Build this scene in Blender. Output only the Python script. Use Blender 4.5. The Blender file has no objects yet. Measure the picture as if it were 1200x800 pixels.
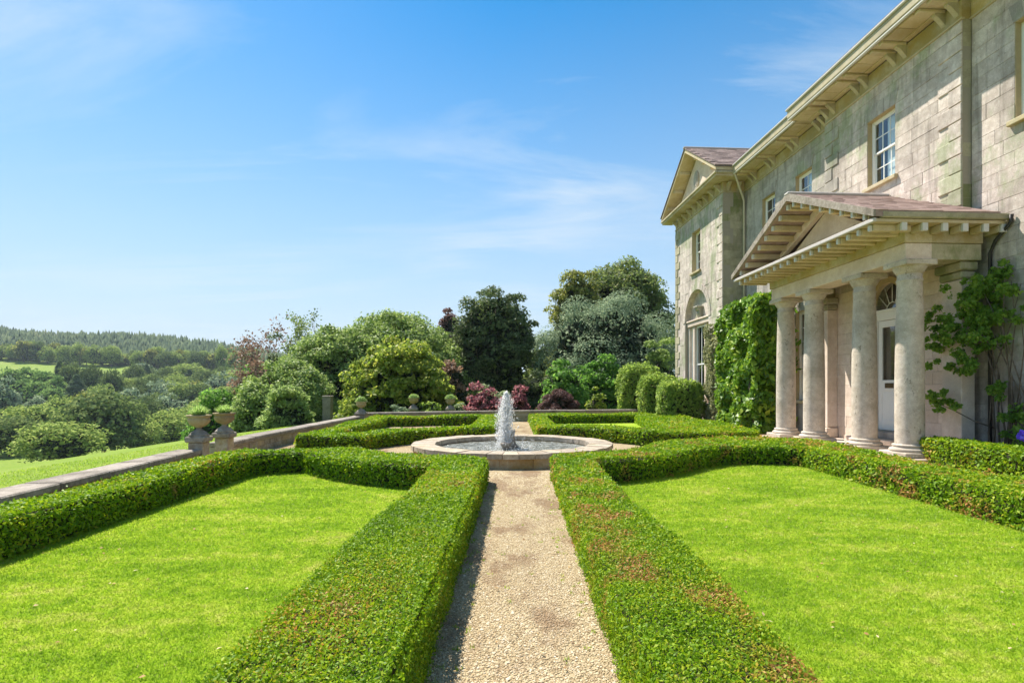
import bpy, math, random
import numpy as np
from mathutils import Vector, Matrix
R = math.radians
rnd = random.Random(7)
nrg = np.random.default_rng(11)
S = bpy.context.scene
COL = S.collection

# ------------------------------------------------------------------ camera, sky, sun
cam_d = bpy.data.cameras.new("camera")
cam = bpy.data.objects.new("camera", cam_d)
COL.objects.link(cam)
cam.location = (0, 0, 1.5)
cam.rotation_euler = (R(90), 0, 0)
cam_d.sensor_width = 36
cam_d.lens = 19.2
cam_d.shift_x = -0.005
cam_d.shift_y = 56 / 1200
cam_d.clip_start = 0.05
cam_d.clip_end = 12000
S.camera = cam

SUN_EL, SUN_AZ = 56.5, -44.2          # azimuth from +Y, clockwise positive
w = bpy.data.worlds.new("World")
S.world = w
w.use_nodes = True
wn, wl = w.node_tree.nodes, w.node_tree.links
wn.clear()
sky = wn.new("ShaderNodeTexSky")
sky.sky_type = 'NISHITA'
sky.sun_disc = False
sky.sun_elevation = R(SUN_EL)
sky.sun_rotation = R(SUN_AZ)
sky.altitude = 100
sky.air_density = 1.0
sky.dust_density = 0.3
sky.ozone_density = 3.0
hsv = wn.new("ShaderNodeHueSaturation")
hsv.inputs['Hue'].default_value = 0.489
hsv.inputs['Saturation'].default_value = 1.52
hsv.inputs['Value'].default_value = 1.0
wl.new(sky.outputs[0], hsv.inputs['Color'])
# wispy cirrus: stretched noise on the view direction projected to a high plane
tc = wn.new("ShaderNodeTexCoord")
sep = wn.new("ShaderNodeSeparateXYZ")
wl.new(tc.outputs['Generated'], sep.inputs[0])
def wmath(op, a, b=None):
    n = wn.new("ShaderNodeMath"); n.operation = op
    for i, v in enumerate((a, b)):
        if v is None: continue
        if isinstance(v, (int, float)): n.inputs[i].default_value = v
        else: wl.new(v, n.inputs[i])
    return n.outputs[0]
zc = wmath('ADD', wmath('MAXIMUM', sep.outputs[2], 0.0), 0.12)
px, py = wmath('DIVIDE', sep.outputs[0], zc), wmath('DIVIDE', sep.outputs[1], zc)
cmb = wn.new("ShaderNodeCombineXYZ")
wl.new(px, cmb.inputs[0]); wl.new(py, cmb.inputs[1])
mp = wn.new("ShaderNodeMapping")
mp.inputs['Rotation'].default_value = (0, 0, R(24))
mp.inputs['Scale'].default_value = (0.35, 1.1, 1)
mp.inputs['Location'].default_value = (3.1, 0.4, 0)
wl.new(cmb.outputs[0], mp.inputs[0])
nz = wn.new("ShaderNodeTexNoise")
nz.inputs['Scale'].default_value = 1.6
nz.inputs['Detail'].default_value = 9
nz.inputs['Roughness'].default_value = 0.62
nz.inputs['Distortion'].default_value = 0.6
wl.new(mp.outputs[0], nz.inputs['Vector'])
nz2 = wn.new("ShaderNodeTexNoise")
nz2.inputs['Scale'].default_value = 0.7
nz2.inputs['Detail'].default_value = 3
wl.new(cmb.outputs[0], nz2.inputs['Vector'])
cl = wmath('MULTIPLY', wmath('MAXIMUM', wmath('SUBTRACT', nz.outputs[0], 0.47), 0.0), 2.6)
cl = wmath('MULTIPLY', cl, wmath('MAXIMUM', wmath('MULTIPLY', wmath('SUBTRACT', nz2.outputs[0], 0.30), 4.0), 0.0))
# thin haze veil low over the horizon
veil = wmath('MULTIPLY', wmath('POWER', wmath('MINIMUM', wmath('MAXIMUM', wmath('DIVIDE', wmath('SUBTRACT', 0.64, sep.outputs[2]), 0.56), 0.0), 1.0), 1.25), 0.93)
cl = wmath('MINIMUM', cl, 0.8)
def wmix(f, a, b):
    n = wn.new("ShaderNodeMix"); n.data_type = 'RGBA'
    wl.new(f, n.inputs[0]); wl.new(a, n.inputs[6]); n.inputs[7].default_value = b
    return n.outputs[2]
vs = wmix(veil, hsv.outputs[0], (3.65, 4.35, 5.0, 1))
vs = wmix(cl, vs, (4.4, 5.0, 5.5, 1))
bg = wn.new("ShaderNodeBackground")
bg.inputs['Strength'].default_value = 0.092
wl.new(vs, bg.inputs['Color'])
wo = wn.new("ShaderNodeOutputWorld")
wl.new(bg.outputs[0], wo.inputs[0])

sl = bpy.data.lights.new("sun", 'SUN')
sl.energy = 5.0
sl.angle = R(0.5)
sl.color = (1.0, 0.935, 0.82)
so = bpy.data.objects.new("sun", sl)
COL.objects.link(so)
_d = Vector((math.sin(R(SUN_AZ)) * math.cos(R(SUN_EL)), math.cos(R(SUN_AZ)) * math.cos(R(SUN_EL)), math.sin(R(SUN_EL))))
so.rotation_euler = _d.to_track_quat('Z', 'Y').to_euler()
so.location = _d * 60

S.view_settings.view_transform = 'Standard'
S.view_settings.look = 'None'
S.view_settings.exposure = 0.95
S.view_settings.gamma = 1
S.cycles.max_bounces = 6
S.cycles.transparent_max_bounces = 10
S.cycles.use_denoising = True

# ------------------------------------------------------------------ helpers: objects
def props(o, label=None, cat=None, group=None, kind=None):
    if label: o['label'] = label
    if cat: o['category'] = cat
    if group: o['group'] = group
    if kind: o['kind'] = kind
    return o
def link(name, mesh, parent=None, loc=None, rotz=0.0, **k):
    o = bpy.data.objects.new(name, mesh)
    COL.objects.link(o)
    if parent is not None: o.parent = parent
    if loc is not None: o.location = loc
    if rotz: o.rotation_euler = (0, 0, rotz)
    return props(o, **k)
def thing(name, label, cat, loc=(0, 0, 0), rotz=0.0, group=None):
    return link(name, None, None, loc, rotz, label=label, cat=cat, group=group)
def mesh_np(name, V, F, mats, midx=None, smooth=False):
    """V: (n,3) array, F: (m,k) array of equal-size polygons"""
    V = np.asarray(V, dtype=np.float32); F = np.asarray(F, dtype=np.int32)
    me = bpy.data.meshes.new(name)
    m, k = F.shape
    me.vertices.add(len(V)); me.vertices.foreach_set('co', V.ravel())
    me.loops.add(m * k); me.loops.foreach_set('vertex_index', F.ravel())
    me.polygons.add(m)
    me.polygons.foreach_set('loop_start', np.arange(0, m * k, k, dtype=np.int32))
    me.polygons.foreach_set('loop_total', np.full(m, k, dtype=np.int32))
    for x in mats: me.materials.append(x)
    if midx is not None: me.polygons.foreach_set('material_index', np.asarray(midx, dtype=np.int32))
    if smooth: me.polygons.foreach_set('use_smooth', np.ones(m, dtype=bool))
    me.update(calc_edges=True)
    return me

class MB:
    """collects polygons of any size into one mesh"""
    def __init__(s): s.v, s.f, s.m, s.sm = [], [], [], []
    def add(s, vs, fs, mi=0, smooth=False):
        b = len(s.v); s.v += [tuple(q) for q in vs]
        for f in fs:
            s.f.append([b + i for i in f]); s.m.append(mi); s.sm.append(smooth)
        return s
    def box(s, x0, x1, y0, y1, z0, z1, mi=0):
        v = [(x0, y0, z0), (x1, y0, z0), (x1, y1, z0), (x0, y1, z0), (x0, y0, z1), (x1, y0, z1), (x1, y1, z1), (x0, y1, z1)]
        return s.add(v, [(3, 2, 1, 0), (4, 5, 6, 7), (0, 1, 5, 4), (1, 2, 6, 5), (2, 3, 7, 6), (3, 0, 4, 7)], mi)
    def bevbox(s, x0, x1, y0, y1, z0, z1, b=0.01, mi=0):
        """box with chamfered edges all round (24 verts, 26 faces)"""
        b = min(b, (x1 - x0) * .3, (y1 - y0) * .3, (z1 - z0) * .3)
        V = {}; vs = []
        X, Y, Z = (x0, x1), (y0, y1), (z0, z1); Xi, Yi, Zi = (x0 + b, x1 - b), (y0 + b, y1 - b), (z0 + b, z1 - b)
        for i in (0, 1):
            for j in (0, 1):
                for k in (0, 1):
                    for a, p in enumerate(((X[i], Yi[j], Zi[k]), (Xi[i], Y[j], Zi[k]), (Xi[i], Yi[j], Z[k]))):
                        V[i, j, k, a] = len(vs); vs.append(p)
        fs = []
        q = [(0, 0), (1, 0), (1, 1), (0, 1)]
        for e in (0, 1):
            for a in range(3):
                f = []
                for (u, t) in q:
                    c = {0: (e, u, t), 1: (u, e, t), 2: (u, t, e)}[a]
                    f.append(V[c + (a,)])
                fs.append(f if (e == 1) != (a == 1) else f[::-1])
        for i in (0, 1):
            for j in (0, 1):
                fs.append([V[i, j, 0, 0], V[i, j, 1, 0], V[i, j, 1, 1], V[i, j, 0, 1]])
                fs.append([V[i, 0, j, 0], V[i, 1, j, 0], V[i, 1, j, 2], V[i, 0, j, 2]])
                fs.append([V[0, i, j, 1], V[1, i, j, 1], V[1, i, j, 2], V[0, i, j, 2]])
                for k in (0, 1):
                    fs.append([V[i, j, k, 0], V[i, j, k, 1], V[i, j, k, 2]])
        return s.add(vs, fs, mi)
    def prism(s, poly, a, b, axis='z', mi=0, caps=True):
        """extrude a 2D polygon between a and b along axis; poly coords fill the other two axes in order"""
        n = len(poly)
        def P(p, t):
            return {'x': (t, p[0], p[1]), 'y': (p[0], t, p[1]), 'z': (p[0], p[1], t)}[axis]
        vs = [P(p, a) for p in poly] + [P(p, b) for p in poly]
        fs = [(i, (i + 1) % n, n + (i + 1) % n, n + i) for i in range(n)]
        if caps: fs += [tuple(range(n - 1, -1, -1)), tuple(range(n, 2 * n))]
        return s.add(vs, fs, mi)
    def lathe(s, prof, n=24, c=(0, 0, 0), mi=0, smooth=True):
        """prof: list of (r, z)"""
        vs, fs = [], []
        for r, z in prof:
            for k in range(n):
                a = 2 * math.pi * k / n
                vs.append((c[0] + r * math.cos(a), c[1] + r * math.sin(a), c[2] + z))
        for i in range(len(prof) - 1):
            for k in range(n):
                k2 = (k + 1) % n
                fs.append((i * n + k, i * n + k2, (i + 1) * n + k2, (i + 1) * n + k))
        s.add(vs, fs, mi, smooth)
        m = len(prof) - 1
        return s.add([vs[k] for k in range(n)] + [vs[m * n + k] for k in range(n)], [tuple(range(n - 1, -1, -1)), tuple(range(n, 2 * n))], mi)
    def tube(s, pts, r, n=6, mi=0):
        """tapered tube through points; r is one radius or one per point"""
        pts = [Vector(p) for p in pts]; m = len(pts)
        rs = [r] * m if isinstance(r, (int, float)) else r
        vs, fs = [], []
        for i, p in enumerate(pts):
            t = (pts[min(i + 1, m - 1)] - pts[max(i - 1, 0)]).normalized()
            u = t.cross(Vector((0.31, 0.17, 1)) if abs(t.z) < .9 else Vector((1, 0.2, 0))).normalized(); v = t.cross(u)
            for k in range(n):
                a = 2 * math.pi * k / n
                vs.append(p + (u * math.cos(a) + v * math.sin(a)) * rs[i])
        for i in range(m - 1):
            for k in range(n):
                k2 = (k + 1) % n
                fs.append((i * n + k, i * n + k2, (i + 1) * n + k2, (i + 1) * n + k))
        fs += [tuple(range(n - 1, -1, -1)), tuple(range((m - 1) * n, m * n))]
        return s.add(vs, fs, mi, True)
    def mesh(s, name, mats):
        me = bpy.data.meshes.new(name)
        me.from_pydata(s.v, [], s.f)
        for x in (mats if isinstance(mats, (list, tuple)) else [mats]): me.materials.append(x)
        me.polygons.foreach_set('material_index', s.m)
        me.polygons.foreach_set('use_smooth', s.sm)
        me.update()
        return me
    def build(s, name, mats, parent=None, **k):
        return link(name, s.mesh(name, mats), parent, **k)

# ------------------------------------------------------------------ helpers: materials
class NT:
    def __init__(s, name):
        s.m = bpy.data.materials.new(name); s.m.use_nodes = True
        s.n, s.l = s.m.node_tree.nodes, s.m.node_tree.links
        s.n.clear()
        s.out = s.n.new("ShaderNodeOutputMaterial")
        s.tc = s.n.new("ShaderNodeTexCoord")
        s.geo = s.n.new("ShaderNodeNewGeometry")
        s.oi = s.n.new("ShaderNodeObjectInfo")
    def put(s, sock, v):
        if v is None: return
        if isinstance(v, bpy.types.NodeSocket): s.l.new(v, sock)
        elif isinstance(v, (tuple, list)): sock.default_value = tuple(v) + ((1,) if len(v) == 3 and len(sock.default_value) == 4 else ())
        else: sock.default_value = v
    def math(s, op, a, b=0.0, clamp=False):
        n = s.n.new("ShaderNodeMath"); n.operation = op; n.use_clamp = clamp
        s.put(n.inputs[0], a); s.put(n.inputs[1], b)
        return n.outputs[0]
    def noise(s, scale, detail=4, rough=.55, vec=None, stretch=None, dist=0.0):
        n = s.n.new("ShaderNodeTexNoise")
        n.inputs['Scale'].default_value = scale; n.inputs['Detail'].default_value = detail
        n.inputs['Roughness'].default_value = rough; n.inputs['Distortion'].default_value = dist
        v = vec or s.geo.outputs['Position']
        if stretch:
            mp = s.n.new("ShaderNodeMapping"); mp.inputs['Scale'].default_value = stretch
            s.l.new(v, mp.inputs[0]); v = mp.outputs[0]
        s.l.new(v, n.inputs['Vector'])
        return n.outputs[0]
    def voronoi(s, scale, vec=None, feature='F1', out=0):
        n = s.n.new("ShaderNodeTexVoronoi"); n.feature = feature
        n.inputs['Scale'].default_value = scale
        s.l.new(vec or s.geo.outputs['Position'], n.inputs['Vector'])
        return n.outputs[out]
    def step(s, v, a, b):
        n = s.n.new("ShaderNodeMapRange"); n.interpolation_type = 'SMOOTHSTEP'
        s.put(n.inputs[0], v); n.inputs[1].default_value = a; n.inputs[2].default_value = b
        return n.outputs[0]
    def mix(s, f, a, b):
        n = s.n.new("ShaderNodeMix"); n.data_type = 'RGBA'
        s.put(n.inputs[0], f); s.put(n.inputs[6], a); s.put(n.inputs[7], b)
        return n.outputs[2]
    def ramp(s, f, cols):
        n = s.n.new("ShaderNodeValToRGB")
        e = n.color_ramp.elements
        while len(e) < len(cols): e.new(0.5)
        for i, (p, c) in enumerate(cols):
            e[i].position = p; e[i].color = tuple(c) + (1,)
        s.put(n.inputs[0], f)
        return n.outputs[0]
    def scale_col(s, col, v):
        n = s.n.new("ShaderNodeMix"); n.data_type = 'RGBA'; n.blend_type = 'MULTIPLY'
        n.inputs[0].default_value = 1
        s.put(n.inputs[6], col)
        c = s.n.new("ShaderNodeCombineColor")
        for i in range(3): s.put(c.inputs[i], v)
        s.l.new(c.outputs[0], n.inputs[7])
        return n.outputs[2]
    def rand(s):
        return s.math('FRACT', s.math('ADD', s.oi.outputs['Random'], s.geo.outputs['Random Per Island']))
    def bump(s, h, strength=.5, dist=.01):
        n = s.n.new("ShaderNodeBump"); n.inputs['Strength'].default_value = strength; n.inputs['Distance'].default_value = dist
        s.l.new(h, n.inputs['Height'])
        return n.outputs[0]
    def bsdf(s, col, rough=.8, normal=None, spec=.3, metal=0.0, **k):
        b = s.n.new("ShaderNodeBsdfPrincipled")
        s.put(b.inputs['Base Color'], col); s.put(b.inputs['Roughness'], rough)
        b.inputs['Specular IOR Level'].default_value = spec
        s.put(b.inputs['Metallic'], metal)
        if normal is not None: s.l.new(normal, b.inputs['Normal'])
        return b.outputs[0]
    def done(s, shader):
        s.l.new(shader, s.out.inputs[0]); return s.m

def leaf_mat(name, cols, transl=.45, rough=.55, patch=None, patch_scale=1.2, patch_lo=.56, patch_hi=.68, spec=.25, var=.5):
    """cols: ramp of (pos, colour) driven by a per-leaf random number plus a broad noise"""
    t = NT(name)
    r = t.math('ADD', t.math('MULTIPLY', t.geo.outputs['Random Per Island'], 1 - var * .6), t.math('MULTIPLY', t.math('SUBTRACT', t.noise(patch_scale, 2), .5), var * 1.6), True)
    r = t.math('ADD', r, var * .3, True)
    c = t.ramp(r, cols)
    if patch:
        f = t.math('MULTIPLY', t.step(t.noise(patch_scale * 1.7 + .3, 3), patch_lo, patch_hi), t.step(t.geo.outputs['Random Per Island'], .25, .7))
        c = t.mix(f, c, patch)
    d = t.bsdf(c, rough, spec=spec)
    tr = t.n.new("ShaderNodeBsdfTranslucent")
    t.l.new(t.mix(.55, c, t.scale_col(c, 2.0)), tr.inputs[0])
    m = t.n.new("ShaderNodeMixShader"); m.inputs[0].default_value = transl
    t.l.new(d, m.inputs[1]); t.l.new(tr.outputs[0], m.inputs[2])
    return t.done(m.outputs[0])

def stone_mat(name, base, dark, light, green=0.0, ochre=0.0, lichen=.3, vary=.16, streak=0.0, bump=.5, pits=0.0, scale=1.0, gcol=(.25, .31, .15), ocol=(.42, .30, .09)):
    t = NT(name)
    big = t.noise(.9 * scale, 4, .6)
    mid = t.noise(6 * scale, 5, .65)
    fine = t.noise(55 * scale, 4, .7)
    c = t.mix(t.step(mid, .35, .68), base, light)
    c = t.mix(t.math('MULTIPLY', t.step(big, .45, .7), .75), c, dark)
    c = t.mix(t.math('MULTIPLY', t.step(t.noise(13 * scale, 5, .75), .6, .72), lichen), c, tuple(x * .45 for x in dark))
    c = t.mix(t.math('MULTIPLY', t.step(t.noise(22 * scale, 3, .6), .62, .7), lichen * .8), c, tuple(min(.75, x * 1.35) for x in light))
    if pits:
        pn = t.math('MULTIPLY', t.step(t.noise(9, 6, .75, stretch=(1, 1, .6)), .57, .64), t.step(t.noise(1.3, 3), .42, .6))
        c = t.mix(t.math('MULTIPLY', pn, pits), c, tuple(x * .5 for x in dark))
    if streak:
        st = t.noise(3.2, 5, .6, stretch=(1.6, 1.6, .16))
        c = t.mix(t.math('MULTIPLY', t.step(st, .48, .72), streak), c, tuple(x * .5 for x in dark))
    if green:
        g = t.math('MULTIPLY', t.step(t.noise(.8, 6, .7, stretch=(1, 1, .6)), .48, .62), green)
        c = t.mix(g, c, gcol)
    if ochre:
        g = t.math('MULTIPLY', t.step(t.noise(1.7, 4, .6), .4, .66), ochre)
        c = t.mix(g, c, ocol)
    v = t.math('ADD', t.math('MULTIPLY', t.rand(), 2 * vary), 1 - vary)
    c = t.mix(t.math('MULTIPLY', t.step(t.noise(38 * scale, 4, .7), .55, .68), lichen * .55), c, tuple(x * .62 for x in dark))
    v = t.math('MULTIPLY', v, t.math('ADD', t.math('MULTIPLY', fine, .6), .7))
    c = t.scale_col(c, v)
    h = t.math('ADD', t.math('MULTIPLY', fine, .35), mid)
    return t.done(t.bsdf(c, .88, t.bump(h, bump, .012), spec=.2))

def plain_mat(name, col, rough=.5, metal=0.0, spec=.4, vary=.12, nscale=9, bump=.1):
    t = NT(name)
    n = t.noise(nscale, 5, .6)
    c = t.scale_col(col, t.math('ADD', t.math('MULTIPLY', n, 2 * vary), 1 - vary))
    return t.done(t.bsdf(c, rough, t.bump(n, bump, .004), spec=spec, metal=metal))

M = {}
M['ashlar'] = stone_mat('ashlar_stone', (.50, .42, .365), (.325, .275, .24), (.655, .575, .515), green=.6, lichen=.65, streak=.5, vary=.12, bump=.8)
M['ashlar_grey'] = stone_mat('weathered_grey_stone', (.41, .365, .32), (.26, .235, .21), (.51, .46, .41), green=.5, lichen=.55, streak=.5, vary=.11)
M['ashlar_warm'] = stone_mat('lightened_sheltered_stone', (.65, .53, .445), (.52, .41, .335), (.74, .63, .55), ochre=.12, lichen=.2, vary=.07)  # sheltered stone made paler; the porch's lifted light is put into its colour
M['mossy'] = stone_mat('mossy_stone', (.37, .33, .23), (.22, .2, .12), (.45, .40, .28), green=.8, lichen=.4, gcol=(.17, .2, .07))
M['ochre'] = stone_mat('ochre_stained_stone', (.50, .42, .27), (.36, .29, .16), (.58, .5, .36), ochre=.75, green=.2, lichen=.2)
M['soffit'] = stone_mat('weathered_soffit_board', (.56, .46, .31), (.42, .33, .2), (.62, .53, .39), ochre=.35, lichen=.1, vary=.1)
M['column'] = stone_mat('pitted_column_stone', (.52, .445, .37), (.35, .30, .245), (.64, .565, .485), ochre=.12, lichen=.8, vary=.04, scale=1.6, bump=.8, pits=.75)
M['mortar'] = plain_mat('mortar', (.36, .315, .255), .95, bump=.5)
M['rustic'] = stone_mat('rubble_wall_stone', (.30, .23, .165), (.17, .14, .11), (.45, .40, .33), ochre=.4, lichen=.7, scale=1.6, bump=.9)
M['coping'] = stone_mat('lichen_coping_stone', (.235, .20, .165), (.12, .10, .08), (.36, .315, .27), lichen=.9, scale=2.2, bump=.9)
M['urn'] = stone_mat('urn_stone', (.36, .27, .155), (.2, .15, .095), (.44, .36, .25), ochre=.5, lichen=.4, scale=2)
M['basin_rim'] = stone_mat('basin_rim_stone', (.36, .295, .23), (.2, .16, .12), (.48, .42, .35), lichen=.85, ochre=.2, scale=2.4, bump=1.0, vary=.14)
M['basin'] = stone_mat('basin_stone', (.45, .31, .17), (.22, .14, .075), (.55, .44, .30), ochre=.8, lichen=.6, scale=1.6, bump=.8, ocol=(.40, .24, .07))
M['white'] = plain_mat('white_paint', (.78, .77, .74), .45, vary=.05)
M['sillpaint'] = plain_mat('ochre_reveal_stone', (.42, .33, .19), .85, vary=.2)
M['gutter'] = plain_mat('pale_grey_gutter', (.60, .58, .56), .5, vary=.08)
M['fascia'] = stone_mat('weathered_fascia', (.45, .395, .285), (.31, .27, .19), (.52, .47, .36), ochre=.22, lichen=.15, vary=.06)
M['pipe_dark'] = plain_mat('black_iron', (.035, .032, .03), .5, vary=.3)
M['pipe_light'] = plain_mat('cream_pipe', (.52, .47, .38), .5, vary=.1)
M['brass'] = plain_mat('tarnished_brass', (.16, .11, .06), .4, metal=.8)
M['slate'] = stone_mat('purple_slate', (.22, .155, .14), (.13, .095, .09), (.32, .25, .22), lichen=.35, vary=.28, scale=2)
M['lead'] = stone_mat('pinkish_roof_slate', (.36, .25, .225), (.27, .19, .17), (.44, .33, .30), lichen=.25, vary=.1, scale=1.5)
M['leadflash'] = plain_mat('lead_flashing', (.5, .46, .44), .7, vary=.2)
M['room'] = plain_mat('dark_interior', (.03, .028, .025), .9)
M['blind'] = plain_mat('pale_curtain', (.80, .83, .88), .9, vary=.06)
M['bark'] = stone_mat('bark', (.12, .09, .065), (.06, .045, .035), (.2, .16, .12), lichen=.3, scale=2, bump=.9, vary=.1)
M['bark_pale'] = stone_mat('weathered_dead_wood', (.26, .2, .16), (.15, .12, .1), (.36, .3, .26), lichen=.2, scale=2, vary=.1)
M['soil'] = plain_mat('soil', (.07, .05, .035), .95, vary=.4)

t = NT('window_glass')
gl = t.n.new("ShaderNodeBsdfGlossy"); gl.inputs['Roughness'].default_value = .02; gl.inputs[0].default_value = (.95, .97, 1, 1)
tp = t.n.new("ShaderNodeBsdfTransparent"); tp.inputs[0].default_value = (.88, .92, .92, 1)
fr = t.n.new("ShaderNodeFresnel"); fr.inputs[0].default_value = 1.52
ms = t.n.new("ShaderNodeMixShader")
t.l.new(t.math('MULTIPLY', t.math('ADD', t.math('MULTIPLY', fr.outputs[0], 1.6), .03, True), t.math('SUBTRACT', 1.0, t.geo.outputs['Backfacing'])), ms.inputs[0]); t.l.new(tp.outputs[0], ms.inputs[1]); t.l.new(gl.outputs[0], ms.inputs[2])
M['glass'] = t.done(ms.outputs[0])

# ------------------------------------------------------------------ helpers: foliage
def leaves_np(P, N, size, aspect=1.7, jitter=.6, droop=0.0, rng=nrg):
    """one rhombic leaf (4 vertices) per point, facing roughly along N; returns V, F"""
    n = len(P)
    N = N + rng.normal(0, jitter, (n, 3)); N[:, 2] -= droop
    N /= np.linalg.norm(N, axis=1, keepdims=True) + 1e-9
    U = np.cross(N, rng.normal(0, 1, (n, 3))); U /= np.linalg.norm(U, axis=1, keepdims=True) + 1e-9
    W = np.cross(N, U)
    s = (np.asarray(size) * rng.uniform(.7, 1.3, n))[:, None]
    V = np.empty((n, 4, 3), dtype=np.float32)
    V[:, 0] = P - U * s * .5 * aspect
    V[:, 1] = P + W * s * .5 + N * s * .12
    V[:, 2] = P + U * s * .5 * aspect
    V[:, 3] = P - W * s * .5 + N * s * .12
    return V.reshape(-1, 3), np.arange(4 * n, dtype=np.int32).reshape(-1, 4)
def sph(n, rng=nrg):
    d = rng.normal(0, 1, (n, 3)); return d / np.linalg.norm(d, axis=1, keepdims=True)
def crown_points(rx, ry, rz, clumps, per, cr, rng, low=-.75, shell=.55, flat=.75, lob=0.25, inner=.55):
    """clump centres inside an uneven ellipsoid; leaves lie over each clump. origin = crown centre"""
    d = sph(clumps * 3, rng); d = d[d[:, 2] > low][:clumps]
    k = len(d)
    rad = rng.uniform(shell, 1, k) ** .7 * (1 + lob * np.sin(3 * np.arctan2(d[:, 1], d[:, 0]) + rng.uniform(0, 6)) * np.cos(2.3 * d[:, 2] + 1))
    C = d * rad[:, None] * np.array([rx - cr * .7, ry - cr * .7, rz - cr * .5])
    cs = cr * rng.uniform(.6, 1.25, k)
    q = sph(k * per, rng).reshape(k, per, 3)
    q[..., 2] = np.where(q[..., 2] < -.35, -q[..., 2] * .6, q[..., 2])
    rr = cs[:, None, None] * rng.uniform(inner, 1.08, (k, per, 1))
    P = C[:, None, :] + q * rr * np.array([1, 1, flat])
    return P.reshape(-1, 3), q.reshape(-1, 3) * .8 + np.array([0, 0, .35])
def crown_mesh(name, mat, rx, ry, rz, clumps, per, cr, leaf, seed, core=.72, **k):
    low = k.get('low', -.75)
    rng = np.random.default_rng(seed)
    opt = {a: k.pop(a) for a in list(k) if a in ('aspect', 'jitter', 'droop')}
    P, N = crown_points(rx, ry, rz, clumps, per, cr, rng, **k)
    V, F = leaves_np(P, N, leaf, rng=rng, **opt)
    # a few larger leaves fill the depth
    q = sph(len(P) // 7, rng) * rng.uniform(.2, .8, (len(P) // 7, 1)) * np.array([rx, ry, rz])
    V2, F2 = leaves_np(q, q / max(rx, rz), leaf * 1.9, rng=rng, jitter=1.0)
    V, F = np.vstack([V, V2]), np.vstack([F, F2 + len(V)])
    if core:                                                       # added dark leaves; shade between clumps is put into their colour
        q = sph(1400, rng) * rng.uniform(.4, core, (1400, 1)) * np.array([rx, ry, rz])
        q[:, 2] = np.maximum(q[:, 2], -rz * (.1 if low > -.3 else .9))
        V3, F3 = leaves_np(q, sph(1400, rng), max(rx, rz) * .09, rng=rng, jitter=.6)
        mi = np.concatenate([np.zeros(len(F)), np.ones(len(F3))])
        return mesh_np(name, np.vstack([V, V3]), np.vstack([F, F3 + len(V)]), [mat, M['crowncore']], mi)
    return mesh_np(name, V, F, [mat])
def limbs_mb(h, r0, spread, n, rng, top=.8, fork=.3, mb=None, base=(0, 0, 0)):
    """tapered trunk with limbs, origin at its foot"""
    mb = mb or MB(); b = Vector(base)
    tp = b + Vector((rng.uniform(-.1, .1) * spread, rng.uniform(-.1, .1) * spread, h * top))
    mid = (b + tp) * .5 + Vector((rng.uniform(-.06, .06), rng.uniform(-.06, .06), 0)) * spread
    mb.tube([b, b + (mid - b) * .12, mid, tp], [r0 * 1.35, r0, r0 * .7, r0 * .2], 8)
    for i in range(n):
        f = fork + (top - fork) * .85 * (i + rng.random()) / n
        p = b.lerp(mid, f / .5) if f < .5 else mid.lerp(tp, (f - .5) / .5)
        a = 2.4 * i + rng.uniform(0, .8)
        L = spread * rng.uniform(.55, .95)
        e = p + Vector((math.cos(a) * L, math.sin(a) * L, h * rng.uniform(.1, .28)))
        m = p.lerp(e, .5) + Vector((0, 0, -.04 * h + rng.uniform(0, .05) * h))
        rr = r0 * .45 * (1 - f * .5)
        mb.tube([p, m, e], [rr, rr * .7, rr * .2], 5)
        for s_ in (-1, 1):
            q = m.lerp(e, .3)
            e2 = q + Vector((math.cos(a + s_ * .8) * L * .5, math.sin(a + s_ * .8) * L * .5, h * rng.uniform(.05, .18)))
            mb.tube([q, e2], [rr * .45, rr * .12], 4)
    return mb
def inside(px, py, poly):
    r = np.zeros(len(px), bool); n = len(poly); j = n - 1
    for i in range(n):
        xi, yi = poly[i]; xj, yj = poly[j]
        if yi != yj:
            r ^= ((yi > py) != (yj > py)) & (px < (xj - xi) * (py - yi) / (yj - yi) + xi)
        j = i
    return r
def arc(c, r, a0, a1, n=10):
    return [(c[0] + r * math.cos(R(a0 + (a1 - a0) * i / n)), c[1] + r * math.sin(R(a0 + (a1 - a0) * i / n))) for i in range(n + 1)]
def tri_poly(poly):
    from mathutils.geometry import tessellate_polygon
    return tessellate_polygon([[Vector((x, y, 0)) for x, y in poly]])

# ------------------------------------------------------------------ terrain
def fall(d):
    return np.interp(d, [0, 8, 25, 50, 85, 150, 250, 400], [0, 1.1, 4.9, 8.8, 11.9, 13.6, 13.2, 12])
def terrain_z(X, Y):
    X = np.asarray(X, float); Y = np.asarray(Y, float)
    dx = np.maximum(np.maximum(-11 - X, X - 90), 0); dy = np.maximum(np.maximum(Y - 58, -90 - Y), 0)
    d = np.hypot(dx, dy)
    z = -.08 - .22 * np.clip((-6.2 - X) / 4.8, 0, 1) - np.interp(Y, [27.5, 34, 58], [0, .45, 1.2]) * np.clip((X + 12) / 3, 0, 1)
    z = z - fall(d)
    a = X / np.maximum(Y, 1.0)
    hill = np.interp(Y, [150, 200, 260, 320, 360, 430, 520, 600, 680, 800, 1200, 4000], [0, 1, 7, 17, 25.5, 38.5, 57, 74, 83, 84, 60, 50])
    k = np.interp(a, [-3, -1.1, -.95, -.75, -.5, -.2, .5, 2], [1.0, 1.04, 1.0, .88, .66, .45, .3, .3])
    z = z + hill * k + np.where(Y > 200, 1.5 * np.sin(X * .013) * np.sin(Y * .011 + 1), 0)
    return z
def tz(x, y): return float(terrain_z(x, y))
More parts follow.
